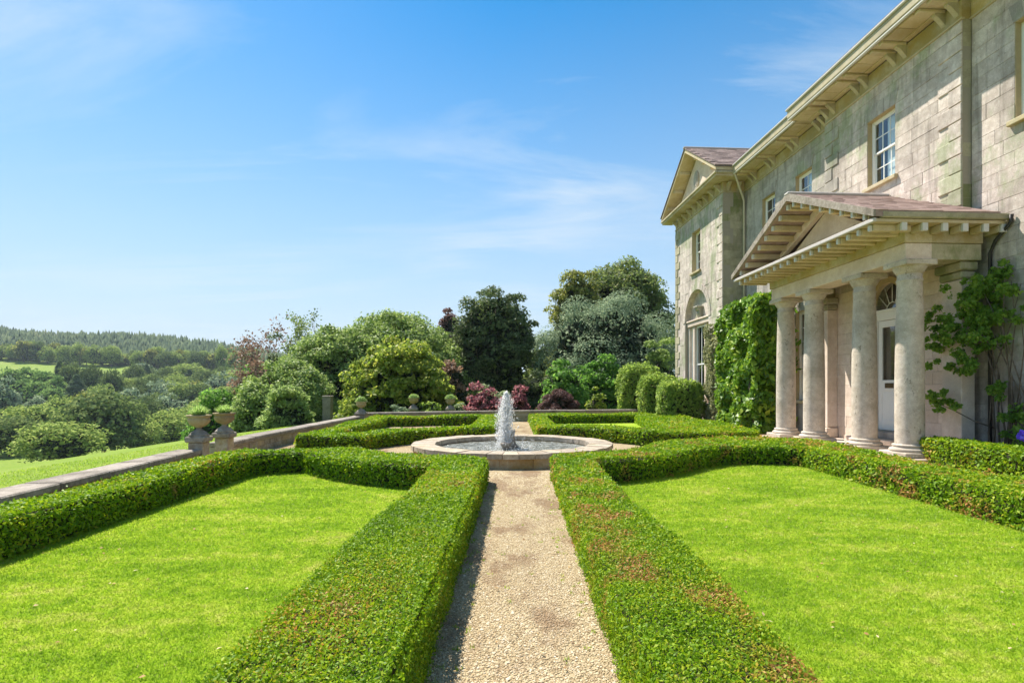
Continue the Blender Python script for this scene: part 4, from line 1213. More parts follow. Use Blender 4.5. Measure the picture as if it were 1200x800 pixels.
MB().bevbox(9.9, 10.19, 12.72, 13.98, .271, .44, .015).build('door_step', M['ashlar_grey'], house)
flush_blocks()

# ------------------------------------------------------------------ garden trees and shrubs
def lv(name, a, b, c, d, transl=.45, **k):
    g = lambda q: tuple(x * 1.4 for x in q)
    return leaf_mat(name, [(0, g(a)), (.35, g(b)), (.7, g(c)), (1, g(d))], transl=transl + .08, **k)
L = {
 'rhodo': lv('rhododendron_leaf', (.055, .09, .022), (.125, .185, .04), (.225, .29, .075), (.38, .42, .18), transl=.25),
 'magnolia': lv('yellow_green_leaf', (.055, .095, .013), (.12, .17, .02), (.215, .25, .035), (.36, .34, .07), transl=.4),
 'yew': lv('dark_yew_leaf', (.03, .048, .018), (.06, .088, .028), (.10, .13, .043), (.17, .19, .075), transl=.22),
 'beech': lv('mid_green_leaf', (.05, .075, .02), (.085, .12, .03), (.13, .16, .045), (.2, .2, .07), transl=.4),
 'gold': lv('yellowing_leaf', (.06, .08, .016), (.115, .13, .025), (.18, .185, .04), (.26, .245, .07), transl=.4),
 'silver': lv('grey_green_leaf', (.06, .095, .055), (.12, .165, .095), (.21, .255, .155), (.36, .40, .27), spec=.04, rough=.9, transl=.22),
 'laurel': lv('bright_laurel_leaf', (.03, .075, .012), (.065, .145, .022), (.11, .215, .03), (.19, .30, .06), transl=.42),
 'acer': lv('red_acer_leaf', (.07, .022, .03), (.15, .05, .06), (.24, .09, .10), (.34, .2, .18), transl=.45),
 'plum': lv('dark_plum_leaf', (.035, .018, .018), (.07, .035, .032), (.12, .065, .055), (.18, .11, .09), transl=.3),
 'clip': lv('clipped_shrub_leaf', (.06, .10, .018), (.125, .19, .03), (.20, .27, .045), (.32, .36, .09), transl=.4),
 'brown': lv('dead_brown_leaf', (.10, .055, .03), (.17, .10, .06), (.24, .15, .10), (.32, .22, .16), transl=.3),
 'rust': lv('rusty_dead_leaf', (.07, .045, .03), (.12, .07, .05), (.16, .10, .075), (.22, .15, .12), transl=.3),
 'bamboo': lv('pale_willow_leaf', (.09, .14, .04), (.15, .21, .06), (.22, .28, .09), (.32, .36, .15), transl=.4),
 'camellia': lv('glossy_wall_shrub_leaf', (.04, .09, .010), (.08, .16, .013), (.15, .25, .018), (.32, .36, .035), transl=.25, rough=.42, spec=.35, patch_scale=1.5),
 'vine': lv('vine_leaf', (.05, .11, .016), (.10, .19, .024), (.16, .26, .035), (.26, .34, .07), transl=.45),
 'drab': lv('drab_creeper_leaf', (.09, .10, .045), (.15, .16, .07), (.22, .22, .10), (.3, .3, .16), transl=.3),
 'pale': lv('pale_shrub_leaf', (.12, .15, .07), (.19, .23, .11), (.27, .31, .17), (.36, .38, .24), transl=.3),
 'valley_a': lv('oak_leaf', (.07, .11, .028), (.15, .205, .048), (.27, .32, .08), (.40, .435, .15), spec=.04, rough=.9, transl=.18),
 'valley_b': lv('dark_oak_leaf', (.035, .06, .024), (.075, .11, .036), (.14, .18, .055), (.23, .26, .09), spec=.04, rough=.9, transl=.15),
 'valley_c': lv('poplar_leaf', (.06, .11, .032), (.115, .185, .05), (.18, .265, .07), (.27, .35, .11), spec=.04, rough=.9, transl=.2),
 'conifer': lv('conifer_needle', (.04, .065, .035), (.07, .105, .05), (.105, .145, .07), (.15, .185, .095), spec=.04, rough=.9, transl=.25),
}
def at(px, Y, y=None):
    X = (px - 606) / 640 * Y
    return (X, Y) if y is None else (X, Y, 1.5 + (456 - y) / 640 * Y)
def shrub(name, label, cat, mat, px, Y, wpx, ytop, zb=None, dome=True, clumps=40, per=120, cr=None, leaf=.16, seed=1, ry=None, stem=True, group=None, **k):
    x, _ = at(px, Y); rx = wpx / 640 * Y / 2; zt = 1.5 + (456 - ytop) / 640 * Y
    zb = tz(x, Y) if zb is None else zb
    H = zt - zb
    r = thing(name, label, cat, (x, Y, zb), group=group)
    cr = cr or rx * .3
    ry = ry or rx * .85
    if dome:
        k.setdefault('low', -.12)
        leaf *= .78; per = int(per * 1.5)
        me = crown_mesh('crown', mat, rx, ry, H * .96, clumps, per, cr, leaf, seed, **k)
        o = link('crown', me, r, (0, 0, H * .04))
        if stem:
            mb = MB(); rg = random.Random(seed)
            for i in range(6):
                a = i * 1.05 + rg.random()
                mb.tube([(.1 * math.cos(a), .1 * math.sin(a), -.2), (rx * .3 * math.cos(a), ry * .3 * math.sin(a), H * .4), (rx * .55 * math.cos(a), ry * .55 * math.sin(a), H * .72)], [.07, .05, .015], 5)
            mb.build('stems', M['bark'], r)
    else:
        tr = k.pop('trunk', .28)
        leaf *= .78; per = int(per * 1.5)
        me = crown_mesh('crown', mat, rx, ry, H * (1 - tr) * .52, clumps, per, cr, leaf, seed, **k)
        link('crown', me, r, (0, 0, H * (tr + (1 - tr) * .5)))
        limbs_mb(H, max(.12, H * .028), rx * .75, 9, random.Random(seed), top=.85, fork=max(.12, tr * .7)).build('trunk', M['bark'], r)
    return r
# big mounds on the left
shrub('rhododendron', 'great dome of pale green rhododendron rising behind the yellow green bush', 'shrub', L['rhodo'], 458, 44, 212, 361, clumps=330, per=120, cr=1.0, leaf=.17, seed=2, lob=.04, shell=.8)
shrub('rhododendron', 'rhododendron mound sloping down left of the great dome', 'shrub', L['rhodo'], 392, 40, 156, 382, clumps=240, per=110, cr=.85, leaf=.16, seed=3, lob=.05, shell=.8)
shrub('rhododendron', 'lower rhododendron mound behind the pale willowy shrub', 'shrub', L['rhodo'], 340, 35, 124, 420, clumps=170, per=110, cr=.7, leaf=.14, seed=4, lob=.05, shell=.8)
shrub('rhododendron', 'small pale rhododendron mound just right of the gateway urns', 'shrub', L['rhodo'], 303, 31, 66, 447, clumps=90, per=110, cr=.5, leaf=.12, seed=5, lob=.05, shell=.8)
shrub('magnolia_bush', 'broad bush of yellow green leaves behind the far parapet wall', 'shrub', L['magnolia'], 468, 32, 148, 394, clumps=190, per=100, cr=.65, leaf=.17, seed=6, lob=.08, aspect=1.9, shell=.7)
shrub('dead_shrub', 'brown withered shrub on the right flank of the yellow green bush', 'shrub', L['brown'], 530, 37, 46, 403, clumps=36, per=110, cr=.6, leaf=.15, seed=7)
shrub('willow_shrub', 'pale feathery willow shrub left of the stone post', 'shrub', L['bamboo'], 338, 28, 66, 451, clumps=50, per=100, cr=.4, leaf=.10, seed=8, aspect=4.0, jitter=.9, lob=.2)
shrub('evergreen_shrub', 'dark evergreen shrub between the gateway urns and the mounds', 'shrub', L['yew'], 286, 33, 40, 468, clumps=40, per=120, cr=.5, leaf=.14, seed=9)
shrub('laurel_shrub', 'bright green shrubs on the bank behind the gateway urns', 'shrub', L['laurel'], 262, 46, 84, 452, clumps=60, per=110, cr=.9, leaf=.2, seed=10)
shrub('laurel_shrub', 'bright green bushy tree on the bank beneath the rust coloured dead tree', 'shrub', L['laurel'], 305, 52, 70, 433, clumps=60, per=110, cr=.9, leaf=.22, seed=12)
# trees
shrub('yew_tree', 'dark irregular evergreen tree in the middle behind the fountain', 'tree', L['yew'], 580, 45, 112, 332, dome=False, trunk=.06, clumps=170, per=120, cr=.85, leaf=.17, seed=37, lob=.16, ry=3.2, low=-.9)
shrub('copper_beech', 'small distant purple leaved tree left of the dark evergreen', 'tree', L['plum'], 526, 64, 38, 357, dome=False, clumps=40, per=70, cr=.8, leaf=.22, seed=13, lob=.3)
shrub('beech_tree', 'tall grey green broadleaf tree highest behind the billowing tree', 'tree', L['beech'], 726, 60, 146, 306, dome=False, trunk=.05, clumps=190, per=110, cr=1.35, leaf=.24, seed=14, lob=.06, inner=.75, shell=.72)
shrub('golden_tree', 'tall yellowing broadleaf tree left of the grey green one', 'tree', L['gold'], 676, 55, 72, 312, dome=False, trunk=.05, clumps=110, per=110, cr=1.0, leaf=.22, seed=15, lob=.1, inner=.75)
shrub('billowing_tree', 'wide silvery green tree of rounded billowing clumps left of the house', 'tree', L['silver'], 712, 41, 172, 350, dome=False, trunk=.02, clumps=64, per=520, cr=1.3, leaf=.12, seed=16, jitter=.22, low=-.95, shell=.93, flat=.92, lob=.03, inner=.92, core=.75)
# bare and rusty trees on the left
def bare_tree(label, px, Y, ytop, wpx, seed, leafm, nl, zb, low=.3):
    x, _ = at(px, Y); zt = 1.5 + (456 - ytop) / 640 * Y; H = zt - zb; rx = wpx / 640 * Y / 2
    r = thing('bare_tree', label, 'tree', (x, Y, zb)); rg = random.Random(seed)
    mb = MB(); tips = []
    def grow(p, d, L_, rad, lev):
        pts = [p]; rs = [rad]
        for i in range(3):
            d = (d + Vector((rg.gauss(0, .16), rg.gauss(0, .16), rg.gauss(.03, .08)))).normalized()
            pts.append(pts[-1] + d * L_ / 3); rs.append(rad * (1 - .22 * (i + 1)))
        mb.tube(pts, rs, 5 if lev < 2 else 3)
        if lev >= 2: tips.append(pts[-1])
        if lev < 4:
            for k in range(3 if lev else 4):
                q = pts[1 + k % 3]
                dd = (d + Vector((rg.uniform(-1, 1) * rx / H * 2.4, rg.uniform(-1, 1) * .8, rg.uniform(-.15, .7)))).normalized()
                grow(q, dd, L_ * rg.uniform(.5, .72), rad * .5, lev + 1)
    grow(Vector((0, 0, -.3)), Vector((.04, 0, 1)), H * .52, H * .022, 0)
    mb.build('trunk', M['bark_pale'], r)
    if nl and tips:
        rng = np.random.default_rng(seed)
        T = np.array([tuple(q) for q in tips]); T = T[T[:, 2] > H * low]
        P = T[rng.integers(0, len(T), nl)] + rng.normal(0, .28, (nl, 3))
        V, F = leaves_np(P, np.tile((0, 0, .5), (nl, 1)), .15, rng=rng, jitter=1)
        link('crown', mesh_np('crown', V, F, [leafm]), r)
    return r
bare_tree('tree with rust coloured dead foliage leaning left above the valley', 296, 48, 384, 80, 3, L['rust'], 1700, -3.0, low=.5)
bare_tree('tall bare grey tree with a forked top beside the rusty tree', 328, 50, 364, 50, 8, L['yew'], 900, -2.5)
bare_tree('thin leafed dark tree right of the bare grey tree', 368, 53, 377, 42, 12, L['beech'], 2600, -1.5)
shrub('ivy_clad_tree', 'dark ivy clad stump of a tree below the bare branches', 'tree', L['yew'], 322, 49, 34, 395, clumps=40, per=90, cr=.7, leaf=.17, seed=19)
shrub('dead_shrub', 'brown dead thicket at the foot of the rusty tree', 'shrub', L['brown'], 292, 47, 44, 422, clumps=40, per=70, cr=.7, leaf=.16, seed=20)
# behind the far wall
shrub('laurel_bush', 'bright green laurel bush behind the dark plum dome', 'shrub', L['laurel'], 662, 32, 70, 421, clumps=60, per=120, cr=.65, leaf=.17, seed=21, lob=.2)
shrub('laurel_bush', 'taller deep green laurel bush left of the clipped shrubs', 'shrub', L['laurel'], 706, 33, 66, 416, clumps=60, per=120, cr=.7, leaf=.17, seed=22, lob=.2)
shrub('red_acer', 'spreading red leaved acer behind the wall left of the path', 'shrub', L['acer'], 570, 29.5, 62, 451, clumps=46, per=80, cr=.42, leaf=.13, seed=23, lob=.2)
shrub('red_acer', 'smaller red leaved acer behind the water jet', 'shrub', L['acer'], 606, 30, 36, 448, clumps=30, per=70, cr=.36, leaf=.13, seed=24, lob=.25)
shrub('plum_dome', 'low dark purple weeping dome shrub right of the path end', 'shrub', L['plum'], 654, 29, 55, 457, clumps=60, per=160, cr=.28, leaf=.07, seed=25, lob=.0, aspect=3.0, shell=.85)
shrub('yellow_shrub', 'small yellow green shrub right of the dark purple dome', 'shrub', L['magnolia'], 698, 29, 32, 459, clumps=26, per=70, cr=.25, leaf=.10, seed=26)
shrub('pale_shrub', 'low pale leaved plant behind the top of the red acer', 'shrub', L['pale'], 575, 33, 60, 447, clumps=30, per=70, cr=.4, leaf=.14, seed=27)
shrub('round_bush', 'small round pale bush next to the urn behind the far wall', 'shrub', L['pale'], 538, 27.5, 18, 470, clumps=22, per=60, cr=.15, leaf=.06, seed=28, stem=False)
shrub('round_bush', 'small rounded grey green bush between the two urns behind the far wall', 'shrub', L['clip'], 508, 27, 20, 465, clumps=24, per=60, cr=.18, leaf=.07, seed=29, stem=False)
shrub('round_bush', 'low green bush left of the terracotta coloured urn', 'shrub', L['silver'], 464, 26.5, 30, 472, clumps=24, per=60, cr=.18, leaf=.07, seed=30, stem=False)
shrub('round_bush', 'low mixed bush right of the terracotta coloured urn', 'shrub', L['clip'], 492, 28, 16, 467, clumps=20, per=60, cr=.18, leaf=.07, seed=31, stem=False)
shrub('evergreen_shrub', 'low dark evergreen shrub under the dark evergreen tree', 'shrub', L['yew'], 590, 46, 90, 444, clumps=60, per=110, cr=.7, leaf=.18, seed=32)
shrub('evergreen_shrub', 'dark evergreen undergrowth right of the dark evergreen tree', 'shrub', L['yew'], 632, 48, 90, 428, clumps=60, per=110, cr=.7, leaf=.18, seed=33)
shrub('evergreen_shrub', 'dark evergreen undergrowth beneath the billowing tree', 'shrub', L['yew'], 735, 43, 110, 424, clumps=60, per=110, cr=.8, leaf=.18, seed=34)
shrub('background_tree', 'mid green tree low in the gap between the dark evergreen and the billowing tree', 'tree', L['beech'], 634, 60, 64, 396, clumps=60, per=110, cr=1.0, leaf=.24, seed=35)
# clipped shrubs near the house corner
def clipped(label, px, Y, wpx, ytop, d, seed, mat, rz=0.0, leaf=.085):
    x, _ = at(px, Y); wx = wpx / 640 * Y; H = 1.5 + (456 - ytop) / 640 * Y
    rng = np.random.default_rng(seed)
    n = int((2 * (wx + d) * H + wx * d) * 3.0 / leaf ** 2 * .6)
    A = np.array([d * H, d * H, wx * H, wx * H, wx * d]); fi = rng.choice(5, n, p=A / A.sum())
    e = rng.uniform(-1, 1, (n, 3)); q = np.zeros((n, 3))
    for k_, (ax, sg) in enumerate(((0, 1), (0, -1), (1, 1), (1, -1), (2, 1))): e[fi == k_, ax] = sg; q[fi == k_, ax] = sg
    rr = (np.abs(e) ** 3.2).sum(1, keepdims=True) ** (1 / 3.2)                # round the corners
    e = e / rr * rng.uniform(.88, 1.07, (n, 1))
    e[:, 2] = np.maximum(e[:, 2], -1)
    lump = 1 + .07 * np.sin(e[:, :1] * 5 + seed) * np.cos(e[:, 2:] * 4 + e[:, 1:2] * 5) + .03 * np.sin(e[:, :1] * 11) * np.sin(e[:, 2:] * 13 + seed)
    P = e * lump * np.array([wx / 2, d / 2, H / 2]) + np.array([0, 0, H / 2])
    q[:, 2] += .3
    V, F = leaves_np(P, q, leaf, rng=rng, jitter=.55)
    r = thing('clipped_shrub', label, 'shrub', (x, Y, -.05), rz)
    link('foliage', mesh_np('foliage', V, F, [mat]), r)
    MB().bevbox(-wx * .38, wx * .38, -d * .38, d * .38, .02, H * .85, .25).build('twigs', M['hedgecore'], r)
    mb = MB()
    for i in range(5): mb.tube([(wx * .3 * math.sin(i * 2.1), d * .3 * math.cos(i * 2.1), -.2), (wx * .25 * math.sin(i * 2.1), d * .25 * math.cos(i * 2.1), H * .6)], [.05, .02], 5)
    mb.build('stems', M['bark'], r)
    return r
clipped('tallest rounded clipped shrub beside the dark laurel, farthest of three', 748, 28.5, 46, 426, 1.9, 41, L['clip'])
clipped('middle one of the three clipped green shrubs at the end of the house', 770, 26, 42, 438, 1.6, 42, L['clip'])
clipped('nearest clipped green shrub below the tall arched window', 797, 23.6, 50, 444, 1.5, 43, L['clip'])
shrub('rhododendron', 'pale green mounded shrub between the clipped shrubs and the house corner', 'shrub', L['rhodo'], 772, 36, 70, 402, clumps=50, per=130, cr=.6, leaf=.15, seed=44)
# shrub trained on the linking wall
def wall_plant(label, name, mat, n0, n1, s0, s1, h, leaf, cnt, seed, stems, edge=.25):
    rng = np.random.default_rng(seed)
    k = cnt
    N = n1 - (n1 - n0) * rng.random(k) ** .45; Sv = rng.uniform(s0, s1, k); Z = h * rng.random(k) ** .95
    lump = .26 * np.sin(Sv * 3.1 + Z * 2.0 + seed) * np.sin(Z * 2.7 - Sv)
    edgefade = np.minimum(1, np.minimum(Sv - s0, s1 - Sv) / edge) * np.minimum(1, (h - Z) / .3 + .35)
    front = np.where(N < (n0 + n1) / 2 - .1, 1, 0)
    N = np.maximum(n0, N + lump) + (1 - edgefade) * .4 * (n1 - n0)
    gap = (np.sin(Sv * 5.3 + 1.3 * np.sin(Z * 3)) * np.sin(Z * 4.1 + Sv)) > .62
    keep = ~(gap & (rng.random(k) < .75))
    P = np.stack([N, Sv, Z], 1)[keep]; kk = len(P)
    # local facing: outward, a little up and toward the camera side
    V, F = leaves_np(P, np.tile((-.6, -.25, .35), (kk, 1)), leaf, rng=rng, jitter=.6, aspect=1.9)
    x, y = hw((n0 + n1) / 2, (s0 + s1) / 2)
    r = thing(name, label, 'climber', (x, y, 0), HR)
    o = np.array([(n0 + n1) / 2, (s0 + s1) / 2, 0])
    link('foliage', mesh_np('foliage', V - o, F, [mat]), r)
    mb = MB()
    for pts, rr in stems: mb.tube([(a - o[0], b - o[1], c) for a, b, c in pts], rr, 6)
    mb.build('stem', M['bark'], r)
    return r
sm_ = M['bark']
wall_plant('big glossy green wall shrub between the portico and the far wing', 'wall_shrub', L['camellia'], 8.95, 10.2, 17.6, 21.1, 4.75, .14, 14500, 51,
           [([(9.4, 18.5, 0), (9.15, 18.3, 1.0), (9.2, 18.7, 2.0), (9.4, 18.9, 3.2)], [.09, .07, .05, .02]), ([(9.15, 18.3, 1.0), (9.1, 18.1, 1.8), (9.3, 17.9, 2.6)], [.05, .04, .02]),
            ([(9.5, 19.5, 0), (9.4, 19.6, 1.4), (9.5, 19.9, 3.4)], [.07, .05, .02]), ([(9.6, 20.4, 0), (9.5, 20.3, 2), (9.6, 20.2, 4)], [.06, .04, .02])])
wall_plant('drab sparse creeper on the wing wall beside the tall arched window', 'creeper', L['drab'], 9.2, 9.5, 21.55, 22.9, 4.2, .085, 2600, 52,
           [([(9.4, 22.1, 0), (9.42, 22.2, 2), (9.45, 22.4, 4.1)], [.035, .02, .01]), ([(9.4, 22.4, 0), (9.42, 22.5, 2), (9.45, 22.2, 3.6)], [.03, .02, .01])])
# climber by the near end of the portico
def climber():
    rng = np.random.default_rng(61)
    r = thing('climbing_rose', 'climbing plant with trailing bare stems over the near end of the portico', 'climber', (*hw(10.2, 10.5), 0), HR)
    o = np.array([10.2, 10.5, 0])
    mb = MB(); rg = random.Random(4)
    for i in range(13):
        s_ = 10.55 - .95 * rg.random(); tgt = (10.1 + .2 * rg.random() - .25 * (i % 3 == 0), 10.9 - 1.1 * rg.random(), 2.5 + 1.3 * rg.random())
        b = (10.25 + .08 * rg.random(), s_, 0)
        mid = (10.26 - .1 * rg.random(), s_ - .3 + .35 * rg.random(), 1.2 + rg.random() * .7)
        mb.tube([np.array(b) - o, (np.array(b) * .6 + np.array(mid) * .4) - o + np.array([0, rg.uniform(-.1, .1), 0]), np.array(mid) - o, (np.array(mid) + np.array(tgt)) / 2 - o + np.array([0, rg.uniform(-.15, .15), .1]), np.array(tgt) - o], [.022, .018, .014, .01, .005], 5)
    mb.tube([np.array(q) - o for q in ((10.2, 10.4, .72), (9.95, 10.6, .85), (9.75, 10.85, 1.05), (9.6, 11.1, 1.2))], [.016, .013, .01, .004], 5)
    mb.build('stem', M['bark'], r)
    C = []
    for a, b, c, d, k in ((9.9, 10.75, 3.4, .42, 9), (10.05, 10.5, 3.0, .5, 12), (9.7, 11.1, 2.75, .42, 11), (9.95, 10.7, 2.65, .45, 9), (10.12, 10.45, 3.5, .35, 6), (10.15, 10.35, 2.85, .28, 4), (9.85, 10.75, 2.1, .3, 5), (9.62, 11.05, 1.28, .22, 4), (10.15, 10.3, 1.5, .12, 2), (10.2, 9.9, .95, .2, 3), (10.2, 10.4, 3.85, .18, 2)):
        for i in range(k * 3):
            q = rng.normal(0, .62, 3) * d
            C.append((a + q[0] * .6, b + q[1] * 1.2, c + q[2], rng.uniform(.05, .13)))
    P = []
    for a, b, c, d in C:
        k = int(1250 * d ** 1.35)
        q = sph(k, rng) * (rng.random((k, 1)) ** .5) * d * np.array([.8, 1.2, .9])
        P.append(q + np.array([a, b, c]))
    P = np.vstack(P) - o
    V, F = leaves_np(P, np.tile((-.5, -.4, .45), (len(P), 1)), .052, rng=rng, jitter=.8, aspect=1.4)
    link('foliage', mesh_np('foliage', V, F, [L['vine']]), r)
    return r
climber()
r = thing('flowering_plant', 'purple flowered plant above the short hedge at the right edge', 'plant', (9.35, 10.2, 0))
rng = np.random.default_rng(71)
P = sph(420, rng) * rng.random((420, 1)) ** .5 * np.array([.3, .35, .5]) + np.array([.1, -.1, .45])
V, F = leaves_np(P, sph(420, rng) * .3 + np.array([0, -.3, .5]), .055, rng=rng)
link('leaves', mesh_np('leaves', V, F, [L['vine']]), r)
P = np.vstack([sph(60, rng) * .085 + np.array(c) for c in ((-.16, -.3, .66), (-.06, -.35, .58), (.04, -.35, .72))])
V, F = leaves_np(P, np.tile((0, -.7, .3), (len(P), 1)), .06, rng=rng, aspect=1.2)
link('petals', mesh_np('petals', V, F, [lv('purple_petal', (.10, .05, .38), (.18, .09, .55), (.28, .15, .7), (.4, .28, .8), transl=.3)]), r)

# ------------------------------------------------------------------ valley trees
def tree_meshes(nm, mat, rx, rz, clumps, per, cr, leaf, seeds, **k):
    return [crown_mesh(nm, mat, rx, rx, rz, clumps, per, cr, leaf, sd, **k) for sd in seeds]
def conifer_mesh(mat, r_, h, n, leaf, seed):
    rng = np.random.default_rng(seed)
    f = rng.random(n) ** 1.4; a = rng.uniform(0, 6.28, n)
    tier = .8 + .2 * np.sin(f * 40 + np.sin(a * 3) * 1.5)
    rad = r_ * (1 - f) * tier * (.45 + .55 * rng.random(n) ** .4) + .05
    P = np.stack([rad * np.cos(a), rad * np.sin(a), h * (.08 + .92 * f)], 1)
    V, F = leaves_np(P, np.stack([np.cos(a) * .7, np.sin(a) * .7, np.full(n, .3)], 1), leaf, rng=rng, jitter=.4, aspect=2.0)
    return mesh_np('crown', V, F, [mat])
unit = {
 'oak': tree_meshes('crown', L['valley_a'], 1, .8, 80, 70, .36, .06, (101, 102, 103), low=-.95, lob=.18, flat=.85, inner=.82, shell=.75),
 'dark': tree_meshes('crown', L['valley_b'], 1, .8, 80, 70, .36, .06, (104, 105, 106), low=-.95, lob=.18, flat=.85, inner=.82, shell=.75),
 'poplar': tree_meshes('crown', L['valley_c'], 1, 1.3, 60, 40, .32, .09, (107, 108), low=-.85, lob=.15),
 'pale': tree_meshes('crown', L['silver'], 1, .85, 50, 40, .32, .09, (109, 110), low=-.8),
 'gold': tree_meshes('crown', L['gold'], 1, .7, 50, 40, .32, .09, (111,), low=-.8),
 'conifer': [conifer_mesh(L['conifer'], 1.25, 3.2, 2600, .11, sd) for sd in (112, 113)],
}
trunk_me = limbs_mb(1.0, .035, .34, 7, random.Random(3), top=.8, fork=.3).mesh('trunk', [M['bark']])
ORD = 'first second third fourth fifth sixth seventh eighth ninth tenth eleventh twelfth thirteenth fourteenth fifteenth sixteenth seventeenth eighteenth nineteenth'.split()
TENS = {2: ('twentieth', 'twenty-'), 3: ('thirtieth', 'thirty-'), 4: ('fortieth', 'forty-')}
def ordinal(i):
    n = i + 1
    if n < 20: return ORD[n - 1]
    return TENS[n // 10][0] if n % 10 == 0 else TENS[n // 10][1] + ORD[n % 10 - 1]
def valley_tree(kind, px, Y, wpx, ytop, label, group, i=0):
    x, _ = at(px, Y); zb = tz(x, Y); zt = 1.5 + (456 - ytop) / 640 * Y; H = max(3, zt - zb); rx = wpx / 640 * Y / 2
    nm = {'oak': 'oak_tree', 'dark': 'oak_tree', 'poplar': 'poplar_tree', 'pale': 'willow_tree', 'gold': 'maple_tree', 'conifer': 'conifer_tree'}[kind]
    r = thing(nm, label, 'tree', (x, Y, zb), rz := (i * 2.4) % 6.28, group=group)
    ms = unit[kind]; me = ms[i % len(ms)]
    c = link('crown', me, r)
    if kind == 'conifer': c.scale = (rx, rx, H / 3.25)
    else:
        rz_ = {'poplar': 1.3, 'gold': .7, 'pale': .85}.get(kind, .8)
        low = .96
        c.scale = (rx, rx, H * low / 2 / rz_ * 1.08); c.location = (0, 0, H * (1 - low / 2))
    t_ = link('trunk', trunk_me, r); t_.scale = (max(rx * 1.6, H * .5), max(rx * 1.6, H * .5), H * .95)
    return r
vt = [
 ('oak', 72, 96, 88, 498, 'pale fluffy low oak at the meadow edge, nearest of the valley trees', None),
 ('dark', 122, 116, 96, 464, 'large dark oak with bare trunk behind the fluffy low oak', None),
 ('dark', 12, 118, 70, 490, 'dark oak at the far left edge of the meadow', None),
 ('oak', 44, 130, 80, 478, 'mid green oak left of the large dark oak', None),
 ('oak', 160, 124, 54, 494, 'smaller oak right of the large dark oak', None),
 ('oak', 200, 136, 66, 484, 'spreading oak behind the gateway urns', None),
 ('gold', 102, 165, 40, 459, 'rounded olive brown tree above the large dark oak', None),
 ('dark', 172, 178, 44, 468, 'dark rounded tree above the smaller oak', None),
 ('pale', 200, 190, 44, 464, 'pale grey green round tree above the spreading oak', None),
 ('pale', 2, 200, 40, 447, 'pale silvery tree at the left edge below the hill field', None),
 ('oak', 70, 165, 44, 466, None, 1), ('oak', 140, 160, 44, 470, None, 1), ('oak', 225, 160, 50, 478, None, 1), ('oak', 245, 185, 50, 468, None, 1), ('dark', 218, 150, 40, 486, None, 1),
 ('poplar', 12, 235, 34, 427, None, 2), ('poplar', 32, 240, 34, 426, None, 2), ('poplar', 52, 238, 36, 429, None, 2), ('poplar', 24, 225, 34, 440, None, 2), ('poplar', 46, 222, 34, 442, None, 2), ('poplar', 66, 230, 30, 436, None, 2), ('poplar', 60, 215, 34, 450, None, 2),
 ('conifer', 70, 250, 22, 424, None, 3), ('conifer', 84, 245, 22, 427, None, 3), ('conifer', 96, 250, 22, 430, None, 3), ('conifer', 108, 245, 26, 431, None, 3), ('conifer', 90, 228, 24, 440, None, 3), ('conifer', 132, 235, 22, 436, None, 3), ('conifer', 126, 240, 16, 438, None, 3), ('conifer', 165, 240, 24, 444, None, 3), ('conifer', 176, 225, 22, 453, None, 3), ('conifer', 158, 300, 22, 430, None, 3), ('conifer', 172, 310, 22, 428, None, 3), ('conifer', 195, 300, 20, 432, None, 3), ('conifer', 150, 320, 20, 430, None, 3), ('conifer', 240, 290, 24, 434, None, 3), ('conifer', 222, 310, 20, 434, None, 3),
 ('oak', 120, 215, 40, 452, None, 4), ('pale', 148, 210, 36, 455, None, 4), ('pale', 185, 220, 40, 452, None, 4), ('oak', 212, 230, 40, 448, None, 4), ('oak', 205, 270, 36, 440, None, 4), ('oak', 232, 240, 40, 452, None, 4), ('pale', 255, 260, 36, 440, None, 4), ('pale', 276, 270, 34, 442, None, 4), ('oak', 268, 225, 44, 455, None, 4), ('dark', 245, 275, 36, 446, None, 4), ('dark', 185, 275, 34, 440, None, 4), ('oak', 282, 300, 40, 436, None, 4), ('dark', 262, 320, 36, 432, None, 4), ('dark', 285, 330, 34, 428, None, 4), ('oak', 210, 340, 34, 430, None, 4), ('oak', 248, 210, 44, 462, None, 4), ('dark', 188, 200, 44, 462, None, 4), ('oak', 150, 240, 36, 446, None, 4), ('oak', 115, 260, 30, 438, None, 4), ('dark', 300, 260, 50, 446, None, 4),
]
_r = random.Random(23)
for i in range(46):
    px = _r.uniform(-6, 300); Y = _r.uniform(205, 350)
    yt = 456 - (Y - 205) / 145 * 30 + _r.uniform(-6, 8)
    if px < 165: yt = max(yt, 440 + _r.uniform(0, 8))
    vt.append((_r.choice(('oak', 'oak', 'dark', 'pale', 'dark', 'gold' if i % 5 == 0 else 'oak')), px, Y, _r.uniform(26, 44), yt if px > 120 else yt + 6, None, 4))
vt = [(('dark',) + q[1:3] + (q[3] * 1.25, q[4], q[5], 4)) if q[0] == 'conifer' and j % 2 else q for j, q in enumerate(vt)]
VG = {1: ('bushy oaks in the belt below the poplars', 'oaks in the valley belt'),
      2: ('bright green poplars clumped under the hill field', 'poplars under the hill field'),
      3: ('dark pointed conifers among the valley woods', 'conifers in the valley woods'),
      4: ('trees amid the hazy valley', 'rounded trees in the middle of the valley')}
LOOK = {'oak': 'mid green rounded', 'dark': 'dark green rounded', 'pale': 'pale silvery', 'gold': 'olive brown', 'poplar': '', 'conifer': ''}
rank = {}
for q in sorted([q for q in vt if q[6]], key=lambda q: q[1]): rank.setdefault((q[6], q[0] if q[6] == 4 else ''), []).append(q)
lab = {}
for (g, kd), qs in rank.items():
    for j, q in enumerate(qs): lab[id(q)] = ordinal(j) + ' from the left of the ' + (LOOK[kd] + ' ' if kd else '') + VG[g][0]
